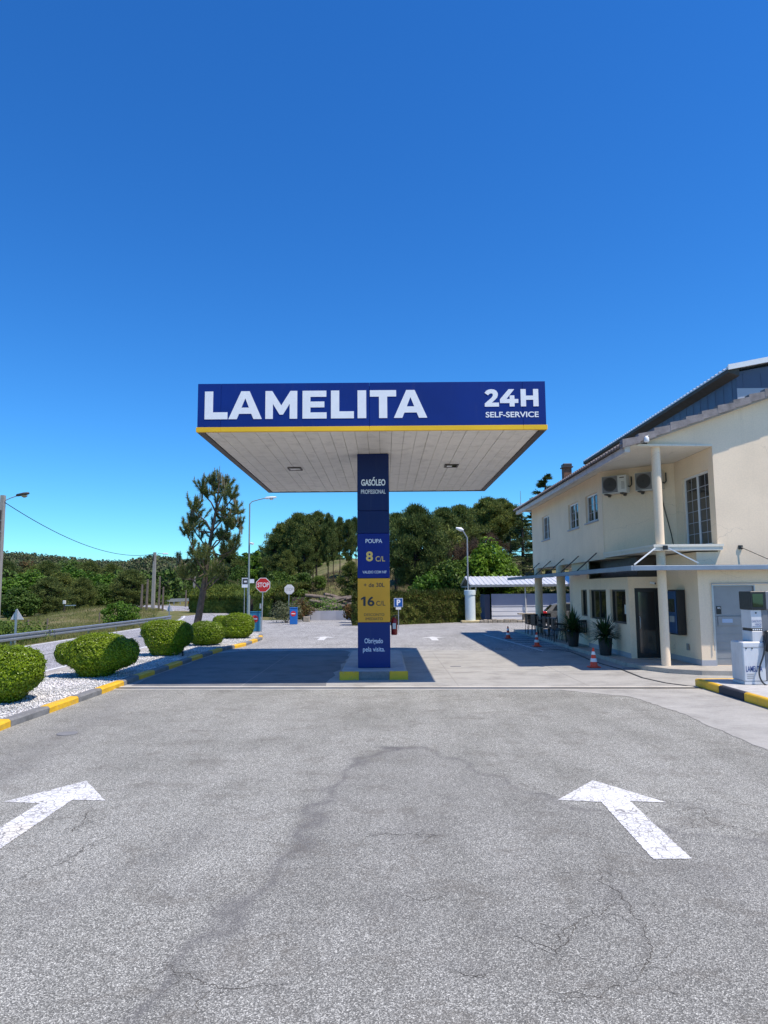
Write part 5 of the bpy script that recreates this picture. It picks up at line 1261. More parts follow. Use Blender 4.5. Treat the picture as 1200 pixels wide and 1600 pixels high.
m = MB(); m.tube([(b.x, Yc+.5, 0), (t1.x, Yc+.5, t1.z), (t2.x, Yc+.5, t2.z)], [.065, .045, .04], 10); m.build('pole', M['steel'], o)
m = MB(); V = [t2+Vector((.05, 0, .02)), t2.lerp(t3, .4), t3+Vector((-.15, 0, 0))]; m.tube([V[0], V[1], V[2]], [.05, .14, .06], 10); m.build('lamp_head', M['white'], o)
# green bin
a = D(721, 955, Yc+.9); b = D(728, 955, Yc+.9); o = empty('wheelie_bin', (a.x, Yc+.9, 0), 'dark green wheelie bin beside the thick white column', 'bin')
m = MB(); m.add([(a.x+.05, Yc+.7, .03), (a.x+.45, Yc+.7, .03), (a.x+.45, Yc+1.2, .03), (a.x+.05, Yc+1.2, .03), (a.x, Yc+.6, .95), (a.x+.5, Yc+.6, .95), (a.x+.5, Yc+1.25, .95), (a.x, Yc+1.25, .95)], [(3, 2, 1, 0), (4, 5, 6, 7), (0, 1, 5, 4), (1, 2, 6, 5), (2, 3, 7, 6), (3, 0, 4, 7)]); m.build('body', M['bin_green'], o)
m = MB(); m.box((a.x-.02, Yc+.57, .952), (a.x+.52, Yc+1.3, 1.02), .02); m.build('lid', M['bin_green'], o)
m = MB(); m.tube([(a.x-.02, Yc+1.2, .12), (a.x+.05, Yc+1.2, .12)], .12, 14); m.tube([(a.x+.45, Yc+1.2, .12), (a.x+.52, Yc+1.2, .12)], .12, 14); m.build('wheel', M['rubber'], o)

# concrete utility poles on the left
def upole(px, pyt, Y, r0, r1, label, slots=False, zb=None):
    t = D(px, pyt, Y); b = D(px-.8, 960, Y); g0 = float(hz(b.x, Y)) if zb is None else zb
    o = empty('utility_pole', (t.x, Y, g0), label, 'utility pole', 'poles along the road')
    m = MB(); a = Vector((t.x-.05, Y, g0-.05)); e = Vector((t.x, Y, t.z))
    def ring(c, w, d_): return [(c.x-w, c.y-d_, c.z), (c.x+w, c.y-d_, c.z), (c.x+w, c.y+d_, c.z), (c.x-w, c.y+d_, c.z)]
    m.add(ring(a, r0, r0*1.2)+ring(e, r1, r1*1.2), [(3, 2, 1, 0), (4, 5, 6, 7), (0, 1, 5, 4), (1, 2, 6, 5), (2, 3, 7, 6), (3, 0, 4, 7)])
    po = m.build('shaft', M['pole_concrete'] if r0 > .1 else M['log'], o)
    if slots:
        m = MB(); k = 0; L = t.z-g0
        while k < 11: z = g0+.4+k*.62; m.box((t.x-r0*.30, Y-r0*1.2-.012, z), (t.x+r0*.22, Y-r0*.9, z+.52)); k += 1
        m.build('recess', M['dark_trim'], po)
    return o, t
P1, T1 = upole(5, 774, 40, .14, .10, 'tall concrete pole at the left edge carrying a dark street lamp head', True)
e1 = T1+Vector((0, 0, -.55)); m = MB(); m.tube([e1, e1+Vector((.12, 0, .25)), e1+Vector((.45, 0, .40)), e1+Vector((.85, -.05, .52))], .025, 8); m.build('lamp_arm', M['steel'], P1)
hd0 = e1+Vector((.78, -.05, .50)); m = MB(); V = []
for t, w4, h4 in ((0, .5, .5), (.1, .9, .8), (.55, 1, 1), (.9, .8, .75), (1, .35, .35)):
    c4 = hd0+Vector((.72*t, 0, .12*t+.04))
    for a4 in range(8): an = a4*math.pi/4; V.append(c4+Vector((0, math.cos(an)*.15*w4, math.sin(an)*.10*h4)))
m.add(V, [(i*8+j, i*8+(j+1) % 8, (i+1)*8+(j+1) % 8, (i+1)*8+j) for i in range(4) for j in range(8)]+[tuple(range(7, -1, -1)), tuple(range(32, 40))], True); lh = m.build('lamp_head', M['dark_trim'], P1)
m = MB(); m.lathe((hd0.x+.45, hd0.y, hd0.z+.0), [(.06, -.09), (.15, -.03), (.17, .03)], 14, True); m.build('lamp_glass', plain('amber lamp glass', (.45, .36, .22), .3, .1), lh)
P2, T2 = upole(242, 863, 72, .15, .12, 'concrete pole with a small white lamp arm past the end of the guard rail')
m = MB(); m.tube([T2+Vector((0, 0, -.5)), T2+Vector((.4, 0, -.1)), T2+Vector((.9, 0, -.15))], .03, 6); m.build('lamp_arm', M['steel'], P2)
m = MB(); m.box((T2.x+.8, 71.9, T2.z-.22), (T2.x+1.35, 72.1, T2.z-.08), .04); m.build('lamp_head', M['white'], P2)
m = MB(); m.box((T2.x-.12, 71.75, T2.z-.9), (T2.x+.0, 71.8, T2.z-.3)); m.build('clamp', M['dark_trim'], P2)
for px, py, Y, lb in ((222.5, 913, 66, 'left one of the two thin poles before the dark pine'), (231, 905, 64, 'right one of the two thin poles before the dark pine'),
                      (250, 900, 70, 'thin pole just right of the lamp pole'), (304, 900, 88, 'pale concrete pole seen left of the young pine trunk'), (255.5, 917, 75, 'short far pole right of the lamp pole'), (291, 922, 100, 'far thin wooden pole at the road bend, left of the young pine')):
    upole(px, py, Y, .085 if px != 304 else .13, .06 if px != 304 else .10, lb)
# overhead cables
def cable(a, b, sag, label, r=.014):
    a = Vector(a); b = Vector(b); pts = [a.lerp(b, t)+Vector((0, 0, -4*sag*t*(1-t))) for t in np.linspace(0, 1, 25)]
    m = MB(); m.tube(pts, r, 5); tag(m.build('overhead_cable', M['black'], loc=tuple(a)), label, 'cable', 'overhead cables on the left')
cable(e1+Vector((.1, 0, .15)), T2+Vector((-.05, 0, -.15)), 1.15, 'long sagging cable from the lamp pole at the left edge to the next concrete pole', .022)
cable(e1+Vector((-.1, 0, .1)), (T1.x-3.5, 20, T1.z+.2), .3, 'short cable leaving the lamp pole toward the left edge of the photo')
cable(T2+Vector((.3, 0, -.3)), D(304, 903, 88), .2, 'faint cable from the concrete lamp pole to the pole behind the young pine', .02)

# guard rail
gr = empty('guard_rail', (-16, 30, -.35), 'long galvanised steel guard rail along the far side of the road', 'guard rail')
gl = [(-16.2, 14), (-16, 30), (-15.95, 42), (-16.1, 52), (-16.4, 55)]
zc = lambda y: .36-.002*(y-30)
m = MB(); V = []; prof = [(0, 0), (.04, -.03), (.04, -.10), (0, -.13), (0, -.18), (.04, -.21), (.04, -.28), (0, -.31)]; gs = smoothline(gl, 6)
for p in gs:
    for o_, z in prof: V.append((p.x+o_, p.y, zc(p.y)+z))
k = len(prof); m.add(V, [(i*k+j, (i+1)*k+j, (i+1)*k+j+1, i*k+j+1) for i in range(len(gs)-1) for j in range(k-1)]); m.build('beam', M['rail'], gr)
for y in np.arange(15, 55, 4):
    m = MB(); m.box((-16.13, y-.06, -.5), (-16.06, y+.06, zc(y)-.02)); m.build('post', M['rail'], gr)
gr2 = empty('guard_rail', (-26, 112, .0), 'far guard rail around the outside of the distant road bend', 'guard rail')
q0, q1 = D(238, 948, 108), D(304, 948, 118); m = MB(); m.bar((q0.x, 112, .75), (q1.x, 120, .78), .06, .5); m.build('beam', M['rail'], gr2)
for t in np.linspace(0, 1, 7): m = MB(); m.box((q0.x+(q1.x-q0.x)*t-.06, 112+8*t+.1, -.2), (q0.x+(q1.x-q0.x)*t+.06, 112.2+8*t, .8)); m.build('post', M['rail'], gr2)
# fence posts in the field
for px, py, Y, lb in ((44, 968, 42, 'pale wooden fence post right of the triangular sign back'), (74, 970, 46, 'second wooden fence post on the dry field'), (155, 968, 52, 'thin fence post in the dry grass left of the green shrub')):
    t = D(px, py, Y); z0 = float(hz(t.x, Y)); m = MB(); m.tube([(t.x, Y, z0-.1), (t.x+.02, Y, max(t.z, z0+.8))], .05, 7); tag(m.build('fence_post', M['log'], loc=(t.x, Y, z0)), lb, 'fence post', 'fence posts in the roadside field')

# ================================================================== CARPORT, PANEL FENCE, BENCH, LOW WALL, LOGS
cp = empty('carport', (6.5, 46, 0), 'open carport with a pale ridged metal gable roof beyond the building', 'carport')
cpz0, cpz1 = 2.38, 2.98; yA, yB, yC_ = 48.5, 51.6, 54.7; xa, xb = 6.15, 22
m = MB()
V = [(xa-.1, yA-.2, cpz0), (xb, yA-.2, cpz0), (xb, yB, cpz1), (xa-.1, yB, cpz1)]
m.xslab([(yA-.2, cpz0), (yB, cpz1), (yC_+.2, cpz0), (yC_+.2, cpz0+.04), (yB, cpz1+.04), (yA-.2, cpz0+.04)], xa-.35, xb)
k = xa-.3
while k < xb: m.xslab([(yA-.22, cpz0+.04), (yB, cpz1+.04), (yB, cpz1+.075), (yA-.22, cpz0+.075)], k, k+.1); k += .33
m.build('roof', M['wh_roof'], cp)
m = MB(); m.box((xa-.34, yA-.24, cpz0-.12), (xb, yA-.2, cpz0+.03)); m.box((xa-.30, yA-.18, cpz0-.14), (xa-.2, yC_+.1, cpz0-.02)); m.bar((xa-.25, yA, cpz0-.0), (xa-.25, yB, cpz1-.04), .06, .1); m.bar((xa-.25, yC_, cpz0), (xa-.25, yB, cpz1-.04), .06, .1); m.build('beam', M['steel'], cp)
for x, y in ((xa+.05, yA), (xa+.05, yC_), (xa+.05, yB), (xa+3.4, yA), (xa+6.8, yA), (xa+10, yA)):
    m = MB(); m.tube([(x, y, 0), (x, y, cpz0-.02)], .045, 10); m.build('post', M['offwhite'], cp)
pf = empty('panel_fence', (7.3, 48.6, 0), 'long whitish horizontal panel fence under the carport, roof shade coloured grey into its top', 'fence')
m = MB(); m.box((7.25, 48.6, 1.0), (24, 48.65, 1.78)); m.build('grey_or_shaded_panel', M['panel_shade'], pf)  # upper panel coloured grey-blue for the carport roof's shade; fence itself is whitish
m = MB()
for z0, z1, s in ((.62, .90, 0), (.32, .58, .02), (.05, .28, .0)): m.box((7.25, 48.58-s, z0), (24, 48.65, z1))
m.box((7.25, 48.56, .94), (11.2, 48.6, .99)); m.build('white_panel', M['panel_white'], pf)
m = MB(); m.box((7.27, 48.61, .03), (24, 48.64, 1.7)); m.build('backing', M['panel_shade'], pf)
m = MB(); m.box((6.85, 48.9, .05), (7.2, 53, 1.75)); m.build('end_panel', M['wh_wall'], pf)
bn = empty('stone_bench', (9.5, 47.6, 0), 'stone bench with a slab top on two square blocks before the white panels', 'bench')
m = MB(); m.box((8.7, 46.6, .45), (11.2, 47.1, .54), .02); m.build('top', M['stone'], bn)
for x in (9.0, 10.3): m = MB(); m.box((x, 46.65, 0), (x+.55, 47.05, .448), .03); m.build('block', M['stone'], bn)
m = MB(); xx_ = 6.0; k = 0
while xx_ < 16:
    l = random.uniform(.2, .5); m.box((xx_, 45.2+random.uniform(0, .05), 0), (xx_+l-.02, 45.55, random.uniform(.14, .24)), .03); xx_ += l
tag(m.build('stone_edging', M['stone'], loc=(6, 45.2, 0)), 'row of rough stones edging the dirt bed in front of the carport', 'stone edging')
tag(npmesh('dirt_bed', [(6.0, 45.5, .10), (24, 45.5, .10), (24, 47, .10), (6, 47, .10), (6.0, 45.5, 0), (24, 45.5, 0), (24, 47, 0), (6, 47, 0)], [(0, 1, 2, 3), (0, 4, 5, 1), (3, 2, 6, 7), (0, 3, 7, 4)], plain('bed dirt', (.22, .19, .15), .95, .3, 3)), kind='structure')
# low rendered wall
pw = [(478, 969), (500, 969.5), (525, 969.5), (545, 968), (552, 967)]
m = MB(); P = [D(x, 960, 50.6+.9*i*(4-i)/4*.4) for i, (x, y) in enumerate(pw)]
for i in range(len(P)-1): m.bar((P[i].x, P[i].y, .33), (P[i+1].x+.01, P[i+1].y, .33), .22, .68)
tag(m.build('low_wall', M['wall_grey'], loc=(P[0].x, P[0].y, 0)), 'low curved grey rendered wall in front of the log pile', 'wall')
m = MB(); q = D(482, 965, 49); m.box((q.x-.35, 48.8, 0), (q.x+.1, 49.1, .35), .03); tag(m.build('broken_block', M['stone'], loc=(q.x, 49, 0)), 'pale broken block lying at the left end of the low wall', 'block')
# logs: countable pile
def log_mesh():
    return None
r2 = random.Random(5)
gnam = 'felled logs piled behind the low wall'
lx0, lx1 = D(486, 940, 54).x, D(552, 940, 54).x
protos = []
for s in range(4):
    m = MB(); L = 1.6+.5*s; pts = [(L*(t-.5), .05*math.sin(t*5+s), .05*math.sin(t*4+s*2)) for t in np.linspace(0, 1, 7)]; m.tube(pts, [.11, .12, .11, .10, .10, .09, .07], 9); m.build
    protos.append(m)
cnt = 0
meshes = []
NL = 60
spots = []
for i in range(NL):
    t = r2.random(); x = lx0+(lx1-lx0)*(.05+.9*t); lev = r2.random(); z = .3+lev*1.35*(.6+.4*math.sin(t*3.1)); y = 53+lev*3.0+r2.random()
    spots.append((x, y, z))
spots.sort(key=lambda s: -s[2])
for i, (x, y, z) in enumerate(spots):
    k = i % 4
    if i < 4:
        o = protos[k].build('log', M['log']); meshes.append(o.data)
    else:
        o = bpy.data.objects.new('log', meshes[k]); SC.collection.objects.link(o)
    o.location = (x, y, max(z, float(hz(x, y))+.12)); o.rotation_euler = (r2.uniform(-.25, .25), r2.uniform(-.3, .3), r2.uniform(-.6, .6)); s = r2.uniform(.7, 1.3); o.scale = (s, s*1.1, s*1.1)
    tag(o, 'grey brown felled log lying in the jumbled pile behind the low curved wall', 'log', gnam)

# ================================================================== HEDGES
def hedge(name, pts, w_, h0, h1, n, mat, label, leaf=.07, top=0., zb=0.):
    """pts: centre line; box of foliage of width w_; bulging top"""
    o = empty(name, (pts[0][0], pts[0][1], zb), label, 'hedge'); L = [Vector(p) for p in pts]; V = []; N = []
    tot = sum((b-a).length for a, b in zip(L, L[1:]))
    for a, b in zip(L, L[1:]):
        d = (b-a).normalized(); q = np.array([-d.y, d.x]); k = int(n*(b-a).length/tot)
        t = rng.random(k); side = rng.random(k); base = np.array([a.x, a.y])+t[:, None]*np.array([(b-a).x, (b-a).y]); hh = h0
        u = np.zeros(k); z = np.zeros(k); nn = np.zeros((k, 3))
        f = side < .38; u[f] = -w_/2; z[f] = rng.random(f.sum())*hh; nn[f] = [-q[0], -q[1], .1]
        f2 = (side >= .38) & (side < .62); u[f2] = w_/2; z[f2] = rng.random(f2.sum())*hh; nn[f2] = [q[0], q[1], .1]
        f3 = side >= .62; uu = rng.random(f3.sum()); u[f3] = (uu-.5)*w_; z[f3] = hh+h1*np.sin(uu*math.pi*.5+(.0)) if top else hh+h1*np.sin(uu*math.pi); nn[f3] = [0, 0, 1]
        if top:
            low = (~f3) & (z < hh*.86); u[low] *= (w_/2-.38)/(w_/2)
        P = np.stack([base[:, 0]+q[0]*u, base[:, 1]+q[1]*u, zb+z], 1)
        lump = .14*fnoise(P, 2.3, 1)+.09*fnoise(P, 6, 2); P += nn*(lump-rng.random(k)**2*.2)[:, None]
        V.append(P); N.append(nn)
    P = np.concatenate(V); Nn = unit(np.concatenate(N)+rdir(len(P))*.7)
    # ends
    Vq, Fq = leafquads(P, Nn, leaf*(.6+.8*rng.random(len(P))), .5); npmesh('foliage', Vq, Fq, mat, o)
    up_ = unit(np.array([0, 0, 1.])+.35*rng.normal(size=(len(P)//4, 3))); sel = rng.choice(len(P), len(P)//4, replace=False)
    Vn, Fn = needles(P[sel]+0, up_, leaf*3.2*(.6+.8*rng.random(len(sel))), leaf*.35); npmesh('shoots', Vn, Fn, mat, o)
    m = MB()
    for a, b in zip(L, L[1:]):
        d = (b-a).normalized(); q = Vector((-d.y, d.x)); i_ = w_/2-(.55 if top else .16)
        poly = [a-q*i_, b-q*i_, b+q*i_, a+q*i_]; m.prism([(p.x, p.y) for p in poly], zb, zb+h0-.1)
    m.build('inner_branches', M['bark_dark'], o)
hedge('hedge', [(-1.9, 43.6), (-.3, 43.4), (6.0, 47.6)], 1.2, 1.72, .25, 42000, M['leaf_hedge'], 'long dark clipped cypress hedge behind the parking sign')
hedge('hedge', [(7.4, 57.5), (24, 57.5)], 1.2, 2.0, .25, 16000, M['leaf_hedge_lt'], 'green hedge showing above the fence panels behind the carport')
q0, q1, q2 = D(303, 955, 71), D(385, 957, 69), D(415, 957, 62)
hedge('hedge', [(q0.x, 71), (q1.x, 70), (q2.x, 60), (q2.x+1.6, 59.2)], 3.0, 1.75, .9, 42000, M['leaf_hedge_lt'], 'tall broad hedge left of the stop signs with a dark shaded face', .10, 1.)
q3 = D(470, 950, 58); hedge('hedge', [(q2.x+1.9, 59.4), (q3.x, 56.5)], 2.2, 1.7, .9, 16000, M['leaf_hedge'], 'darker hedge block behind the bleached stop sign', .09, 1.)

# ================================================================== TREES
def crownfill(centres, radii, per, leaf, asp=.6, flat=1.):
    n = len(centres)*per; c = np.repeat(np.array(centres), per, 0); r = np.repeat(np.array(radii), per)
    d = rdir(n); rad_ = r*(.55+.45*rng.random(n)**.6); d2 = d*np.array([1, 1, flat]); P = c+d2*rad_[:, None]
    N = unit(d+rdir(n)*.9+np.array([0, 0, .3])); return leafquads(P, N, leaf*(.6+.8*rng.random(n)), asp)
def make_decid(H_, Wd, nc, per, leaf, mat, seed, zlow=.15):
    st = np.random.default_rng(seed); cs_ = []; rs_ = []
    while len(cs_) < nc:
        d = st.normal(size=3); d /= np.linalg.norm(d); rr = st.random()**.4
        x, y, z = d*rr; zz = H_*(zlow+(1-zlow)*(.5+.46*z)); taper = 1-.45*max(0, z)**1.5
        cs_.append((x*Wd/2*.85*taper, y*Wd/2*.85*taper, zz)); rs_.append(Wd*st.uniform(.10, .19))
    o = empty('tree', (0, 0, 0)); V, Fq = crownfill(cs_, rs_, per, leaf, .6, .8); npmesh('crown', V, Fq, mat, o)
    m = MB(); m.tube([(0, 0, -.3), (.05, .02, H_*.35), (.0, .05, H_*.75)], [H_*.022, H_*.016, H_*.005], 8)
    for i in range(0, nc, 3):
        c = cs_[i]; z0 = min(c[2]*.6, H_*.6); m.tube([(0, 0, z0), (c[0]*.5, c[1]*.5, (z0+c[2])*.5), c], [H_*.008, H_*.005, H_*.002], 5, False)
    m.build('trunk', M['bark_dark'], o); return o
def make_pine(H_, Wd, nb, per, mat, seed, clear=.4, needle=.26, top=1., shape=1., name='pine_tree', nw=.022):
    st = np.random.default_rng(seed); o = empty(name, (0, 0, 0)); m = MB(); lean = st.uniform(-.03, .03, 2)*H_
    tp = lambda h: np.array([lean[0]*h*h, lean[1]*h*h+.05*math.sin(h*6), H_*h])
    m.tube([tp(h)-np.array([0, 0, .3 if h == 0 else 0]) for h in np.linspace(0, .97, 8)], [H_*.02*(1-.85*h) for h in np.linspace(0, .97, 8)], 8)
    cs_ = []; rs_ = []
    for i in range(nb):
        h = clear+(1-clear)*((i+.5)/nb)**.9; u = (h-clear)/(1-clear); env = (math.sin(math.pi*min(1, (u*.86+.14))**.75)**.8)*.95+.06 if shape == 1 else (1-u)*.95+.05
        r = Wd/2*env*st.uniform(.55, 1.1); a = st.random()*6.28; p0 = tp(h); dz = r*st.uniform(.15, .55) if shape == 1 else -r*st.uniform(-.05, .15)
        p1 = p0+np.array([r*math.cos(a), r*math.sin(a), dz]); mid = (p0+p1)/2+np.array([0, 0, -.08*r])
        m.tube([p0, mid, p1], [H_*.006, H_*.004, H_*.002], 5, False)
        cs_.append(p1); rs_.append(Wd*st.uniform(.085, .13)); 
        cs_.append(mid+st.normal(size=3)*.1*r); rs_.append(Wd*st.uniform(.06, .10))
        sd = np.array([-math.sin(a), math.cos(a), 0])*r*st.uniform(-.4, .4); cs_.append(p0*.3+p1*.7+sd); rs_.append(Wd*st.uniform(.07, .1))
    m.build('trunk', M['bark_dark'], o)
    n = len(cs_)*per; c = np.repeat(np.array(cs_), per, 0); r = np.repeat(np.array(rs_), per); d = rdir(n)
    P = c+d*(r*rng.random(n)**.5)[:, None]*np.array([1, 1, .7]); Dn = unit(d*.8+np.array([0, 0, .7])+rng.normal(size=(n, 3))*.35)
    V, Fq = needles(P, Dn, needle*(.6+.8*rng.random(n)), nw); npmesh('crown', V, Fq, mat, o); return o
def plant(o, px, pyt, Y, H_, label, cat='tree', group=None, wide=1., zb=None, rot=None, first=False, name=None):
    """stand a copy of prototype o (height H_) so that its top is where the line of sight px, pyt meets distance Y"""
    t = D(px, pyt, Y); z0 = float(hz(t.x, Y)) if zb is None else zb; c = copy_tree(o); s = max(.15, (t.z-z0)/H_)
    c.location = (t.x, Y, z0); c.scale = (s*wide, s*wide, s); c.rotation_euler.z = random.uniform(0, 6.28) if rot is None else rot
    tag(c, label, cat, group)
    if name: c.name = name
    return c
def kill(o):
    for ch in list(o.children): kill(ch)
    bpy.data.objects.remove(o)

# --- the young pine by the road, built branch by branch
def young_pine():
    def W_(px, py, dy=0.): p = D(px, py, 33+dy); return np.array([p.x, 33+dy, p.z])
    base = W_(304, 1003); base[2] = .0
    o = empty('pine_tree', tuple(base), 'young pine with pale upright shoots beside the road, standing behind the clipped bushes', 'tree')
    tr = [base, W_(311, 960), W_(317, 925), W_(322, 895), W_(326, 862), W_(331, 832), W_(337, 800), W_(341, 770), W_(343, 745)]
    tr[0][0] = W_(304, 985)[0]
    m = MB(); m.tube(tr, [.19, .165, .14, .12, .10, .08, .06, .04, .02], 12)
    B_ = [  # branch tip polylines (start on trunk index)
        (3, (312, 900), (304, 880), (300, 850), 0), (3, (310, 880), (297, 845), (290, 815), -.6), (2, (300, 905), (286, 895), (278, 865), .3), (3, (335, 890), (350, 870), (366, 850), .4),
        (4, (340, 850), (355, 830), (366, 812), -.4), (5, (345, 815), (362, 800), (372, 790), .5), (4, (315, 845), (300, 825), (305, 800), .7), (6, (330, 785), (316, 770), (315, 758), -.3),
        (6, (345, 780), (352, 765), (353, 752), .3), (5, (322, 815), (305, 800), (296, 780), -.7), (6, (350, 795), (362, 780), (364, 766), -.6), (3, (305, 905), (290, 905), (283, 890), -.5),
        (2, (330, 915), (345, 900), (352, 893), .6), (3, (320, 885), (316, 870), (314, 862), -.9), (4, (345, 868), (360, 862), (372, 835), -.2), (7, (335, 770), (332, 758), (331, 745), .2),
        (5, (312, 830), (297, 815), (288, 825), .2), (6, (345, 805), (358, 812), (376, 815), .2), (4, (338, 845), (350, 842), (362, 838), .9), (2, (325, 912), (338, 900), (342, 885), -.5)]
    tips = []; P = []; Dn = []
    st = np.random.default_rng(11)
    for k, a, b, c, dy in B_:
        p0 = tr[k]; p1 = W_(*a, dy*.5); p2 = W_(*b, dy); p3 = W_(c[0], c[1]+14, dy*1.2); m.tube([p0, p1, p2, p3], [.045, .034, .024, .010], 7)
        for q0, q1, n in ((p1, p2, 5), (p2, p3, 9)):
            for i in range(n):
                t = st.random(); q = q0*(1-t)+q1*t; L = st.uniform(.3, .7); dd_ = st.normal(size=3)*.36+np.array([0, 0, .9]); dd_ /= np.linalg.norm(dd_)
                e = q+dd_*L; m.tube([q, (q+e)/2+st.normal(size=3)*.02, e], [.012, .010, .007], 4, False); tips.append((q, e))
        tips.append((p2*.4+p3*.6, p3+np.array([0, 0, .15])))
    for i in range(3, 9):
        for k in range(2 if i < 5 else 5):
            q = tr[i-1]*(1-k/6)+tr[i]*(k/6); dd_ = st.normal(size=3)*.6+np.array([0, 0, .6]); dd_ /= np.linalg.norm(dd_); tips.append((q, q+dd_*(.55 if i > 4 else .3)))
    m.build('trunk', M['bark'], o)
    for q, e in tips:
        n = 170; t = st.random(n)**.8; q_ = q+(e-q)*t[:, None]; ax_ = (e-q)/np.linalg.norm(e-q)
        d = unit(st.normal(size=(n, 3))*.48+ax_*.9); P.append(q_); Dn.append(d)
    P = np.concatenate(P); Dn = np.concatenate(Dn); V, Fq = needles(P, Dn, .18*(.7+.6*st.random(len(P))), .011); npmesh('needles', V, Fq, M['needle'], o)
    # upright candles
    m = MB(); cd = [(343, 728), (339, 735), (348, 738), (331, 748), (353, 750), (316, 755), (314, 762), (364, 764), (368, 772), (305, 772), (300, 785), (372, 795), (376, 812), (296, 800), (291, 812), (279, 858), (283, 865), (360, 790), (347, 742), (335, 752)]
    PP = []; DD = []
    def candle(p, L):
        m.tube([p-np.array([0, 0, .1]), p+np.array([0, 0, L*.6]), p+np.array([0, 0, L])], [.018, .016, .006], 5)
        n = 40; t = st.random(n); q = p+np.array([0, 0, 1])*(t*L)[:, None]; PP.append(q); DD.append(unit(st.normal(size=(n, 3))*.3+np.array([0, 0, 1])))
    for x, y in cd:
        p = W_(x, y+17, st.uniform(-.4, .4)); candle(p, .5 if y < 790 else .32)
        for j in range(3): candle(p+np.array([st.uniform(-.09, .09), st.uniform(-.09, .09), -.08]), .25)
    for q, e in tips[::2]: candle(e, st.uniform(.12, .24))
    m.build('shoots', M['candle'], o)
    V, Fq = needles(np.concatenate(PP), np.concatenate(DD), .07, .007); npmesh('shoot_needles', V, Fq, M['candle'], o)
young_pine()

# --- prototypes
pines = [make_pine(9, 4.9, 62, 95, M['needle_far'], s, cl, nw=.045) for s, cl in ((1, .34), (2, .46), (3, .30))]
bigpine = make_pine(10, 8.2, 110, 130, M['needle_far'], 9, .16, .30, nw=.05)
fullpine = make_pine(10, 8.0, 100, 110, M['needle_far'], 19, .04, .30, nw=.055)
smallp = make_pine(6, 4.2, 70, 80, M['needle_far'], 12, .04, .26, nw=.045)
dec = [make_decid(9, 7, 110, 120, .19, M['leaf_green'], 21, .0), make_decid(9, 7.5, 110, 120, .19, M['leaf_mid'], 22, .0)]
poplar = make_decid(9, 3.6, 80, 130, .15, M['leaf_green'], 25, .02)
shrub = make_decid(3, 3.6, 40, 110, .10, M['leaf_mid'], 26, .02)
shrubg = make_decid(3, 3.6, 40, 110, .10, M['leaf_green'], 27, .02)
redtree = make_decid(8, 6, 40, 110, .14, M['leaf_red'], 28)
# cedar with flat layers
def make_cedar(H_, Wd, seed):
    st = np.random.default_rng(seed); o = empty('cedar_tree', (0, 0, 0)); m = MB(); m.tube([(0, 0, -.3), (0, .05, H_*.5), (.05, 0, H_*.98)], [H_*.022, H_*.014, H_*.002], 8); Ps = []; Ds = []
    for i in range(60):
        h = .08+.9*i/60; r = Wd/2*(1-h)**.8*st.uniform(.7, 1.1)+.12; a = st.random()*6.28; p0 = np.array([0, 0, H_*h]); p1 = p0+np.array([r*math.cos(a), r*math.sin(a), -.04*r+.12*r*(h > .7)]); m.tube([p0, p1], [.06, .015], 5, False)
        n = 170; t = st.random(n)**.7; sd = np.array([-math.sin(a), math.cos(a), 0]); P = p0+(p1-p0)*t[:, None]+sd*((st.random(n)-.5)*r*.55*(1-t*.3))[:, None]+np.array([0, 0, 1])*(st.normal(size=n)*.06)[:, None]
        Ps.append(P); Ds.append(unit(np.array([math.cos(a), math.sin(a), .25])+st.normal(size=(n, 3))*.5))
    m.build('trunk', M['bark_dark'], o); V, Fq = needles(np.concatenate(Ps), np.concatenate(Ds), .24, .03); npmesh('crown', V, Fq, M['needle_dark'], o); return o
cedar = make_cedar(10, 7.5, 31); spruce = make_cedar(10, 4.6, 32)
def make_bare(H_, Wd, seed):
    st = np.random.default_rng(seed); o = empty('bare_tree', (0, 0, 0)); m = MB(); Ps = []; Ds = []
    def br(p, d, L, r, dep):
        e = p+d*L; m.tube([p, (p+e)/2+st.normal(size=3)*L*.05, e], [r, r*.8, r*.55], 5, False)
        if dep == 0:
            n = 26; t = st.random(n); Ps.append(p+(e-p)*t[:, None]+st.normal(size=(n, 3))*.12); Ds.append(unit(d+st.normal(size=(n, 3))*.6)); return
        for k in range(3 if dep > 1 else 4):
            nd = d+st.normal(size=3)*.55+np.array([0, 0, .12]); nd /= np.linalg.norm(nd); br(p+d*L*st.uniform(.6, 1), nd, L*st.uniform(.6, .85), r*.6, dep-1)
    br(np.array([0, 0, -.2]), np.array([0, 0, 1.]), H_*.3, .22, 5)
    m.build('trunk', M['bark_dark'], o); V, Fq = needles(np.concatenate(Ps), np.concatenate(Ds), .42, .016); npmesh('twigs', V, Fq, M['leaf_brown'], o); return o
bare = make_bare(9, 8, 41)

gR = 'trees behind the long hedge on the right'; gC = 'tall thin pines of the grove left of the pillar'; gL = 'trees beyond the road on the left'
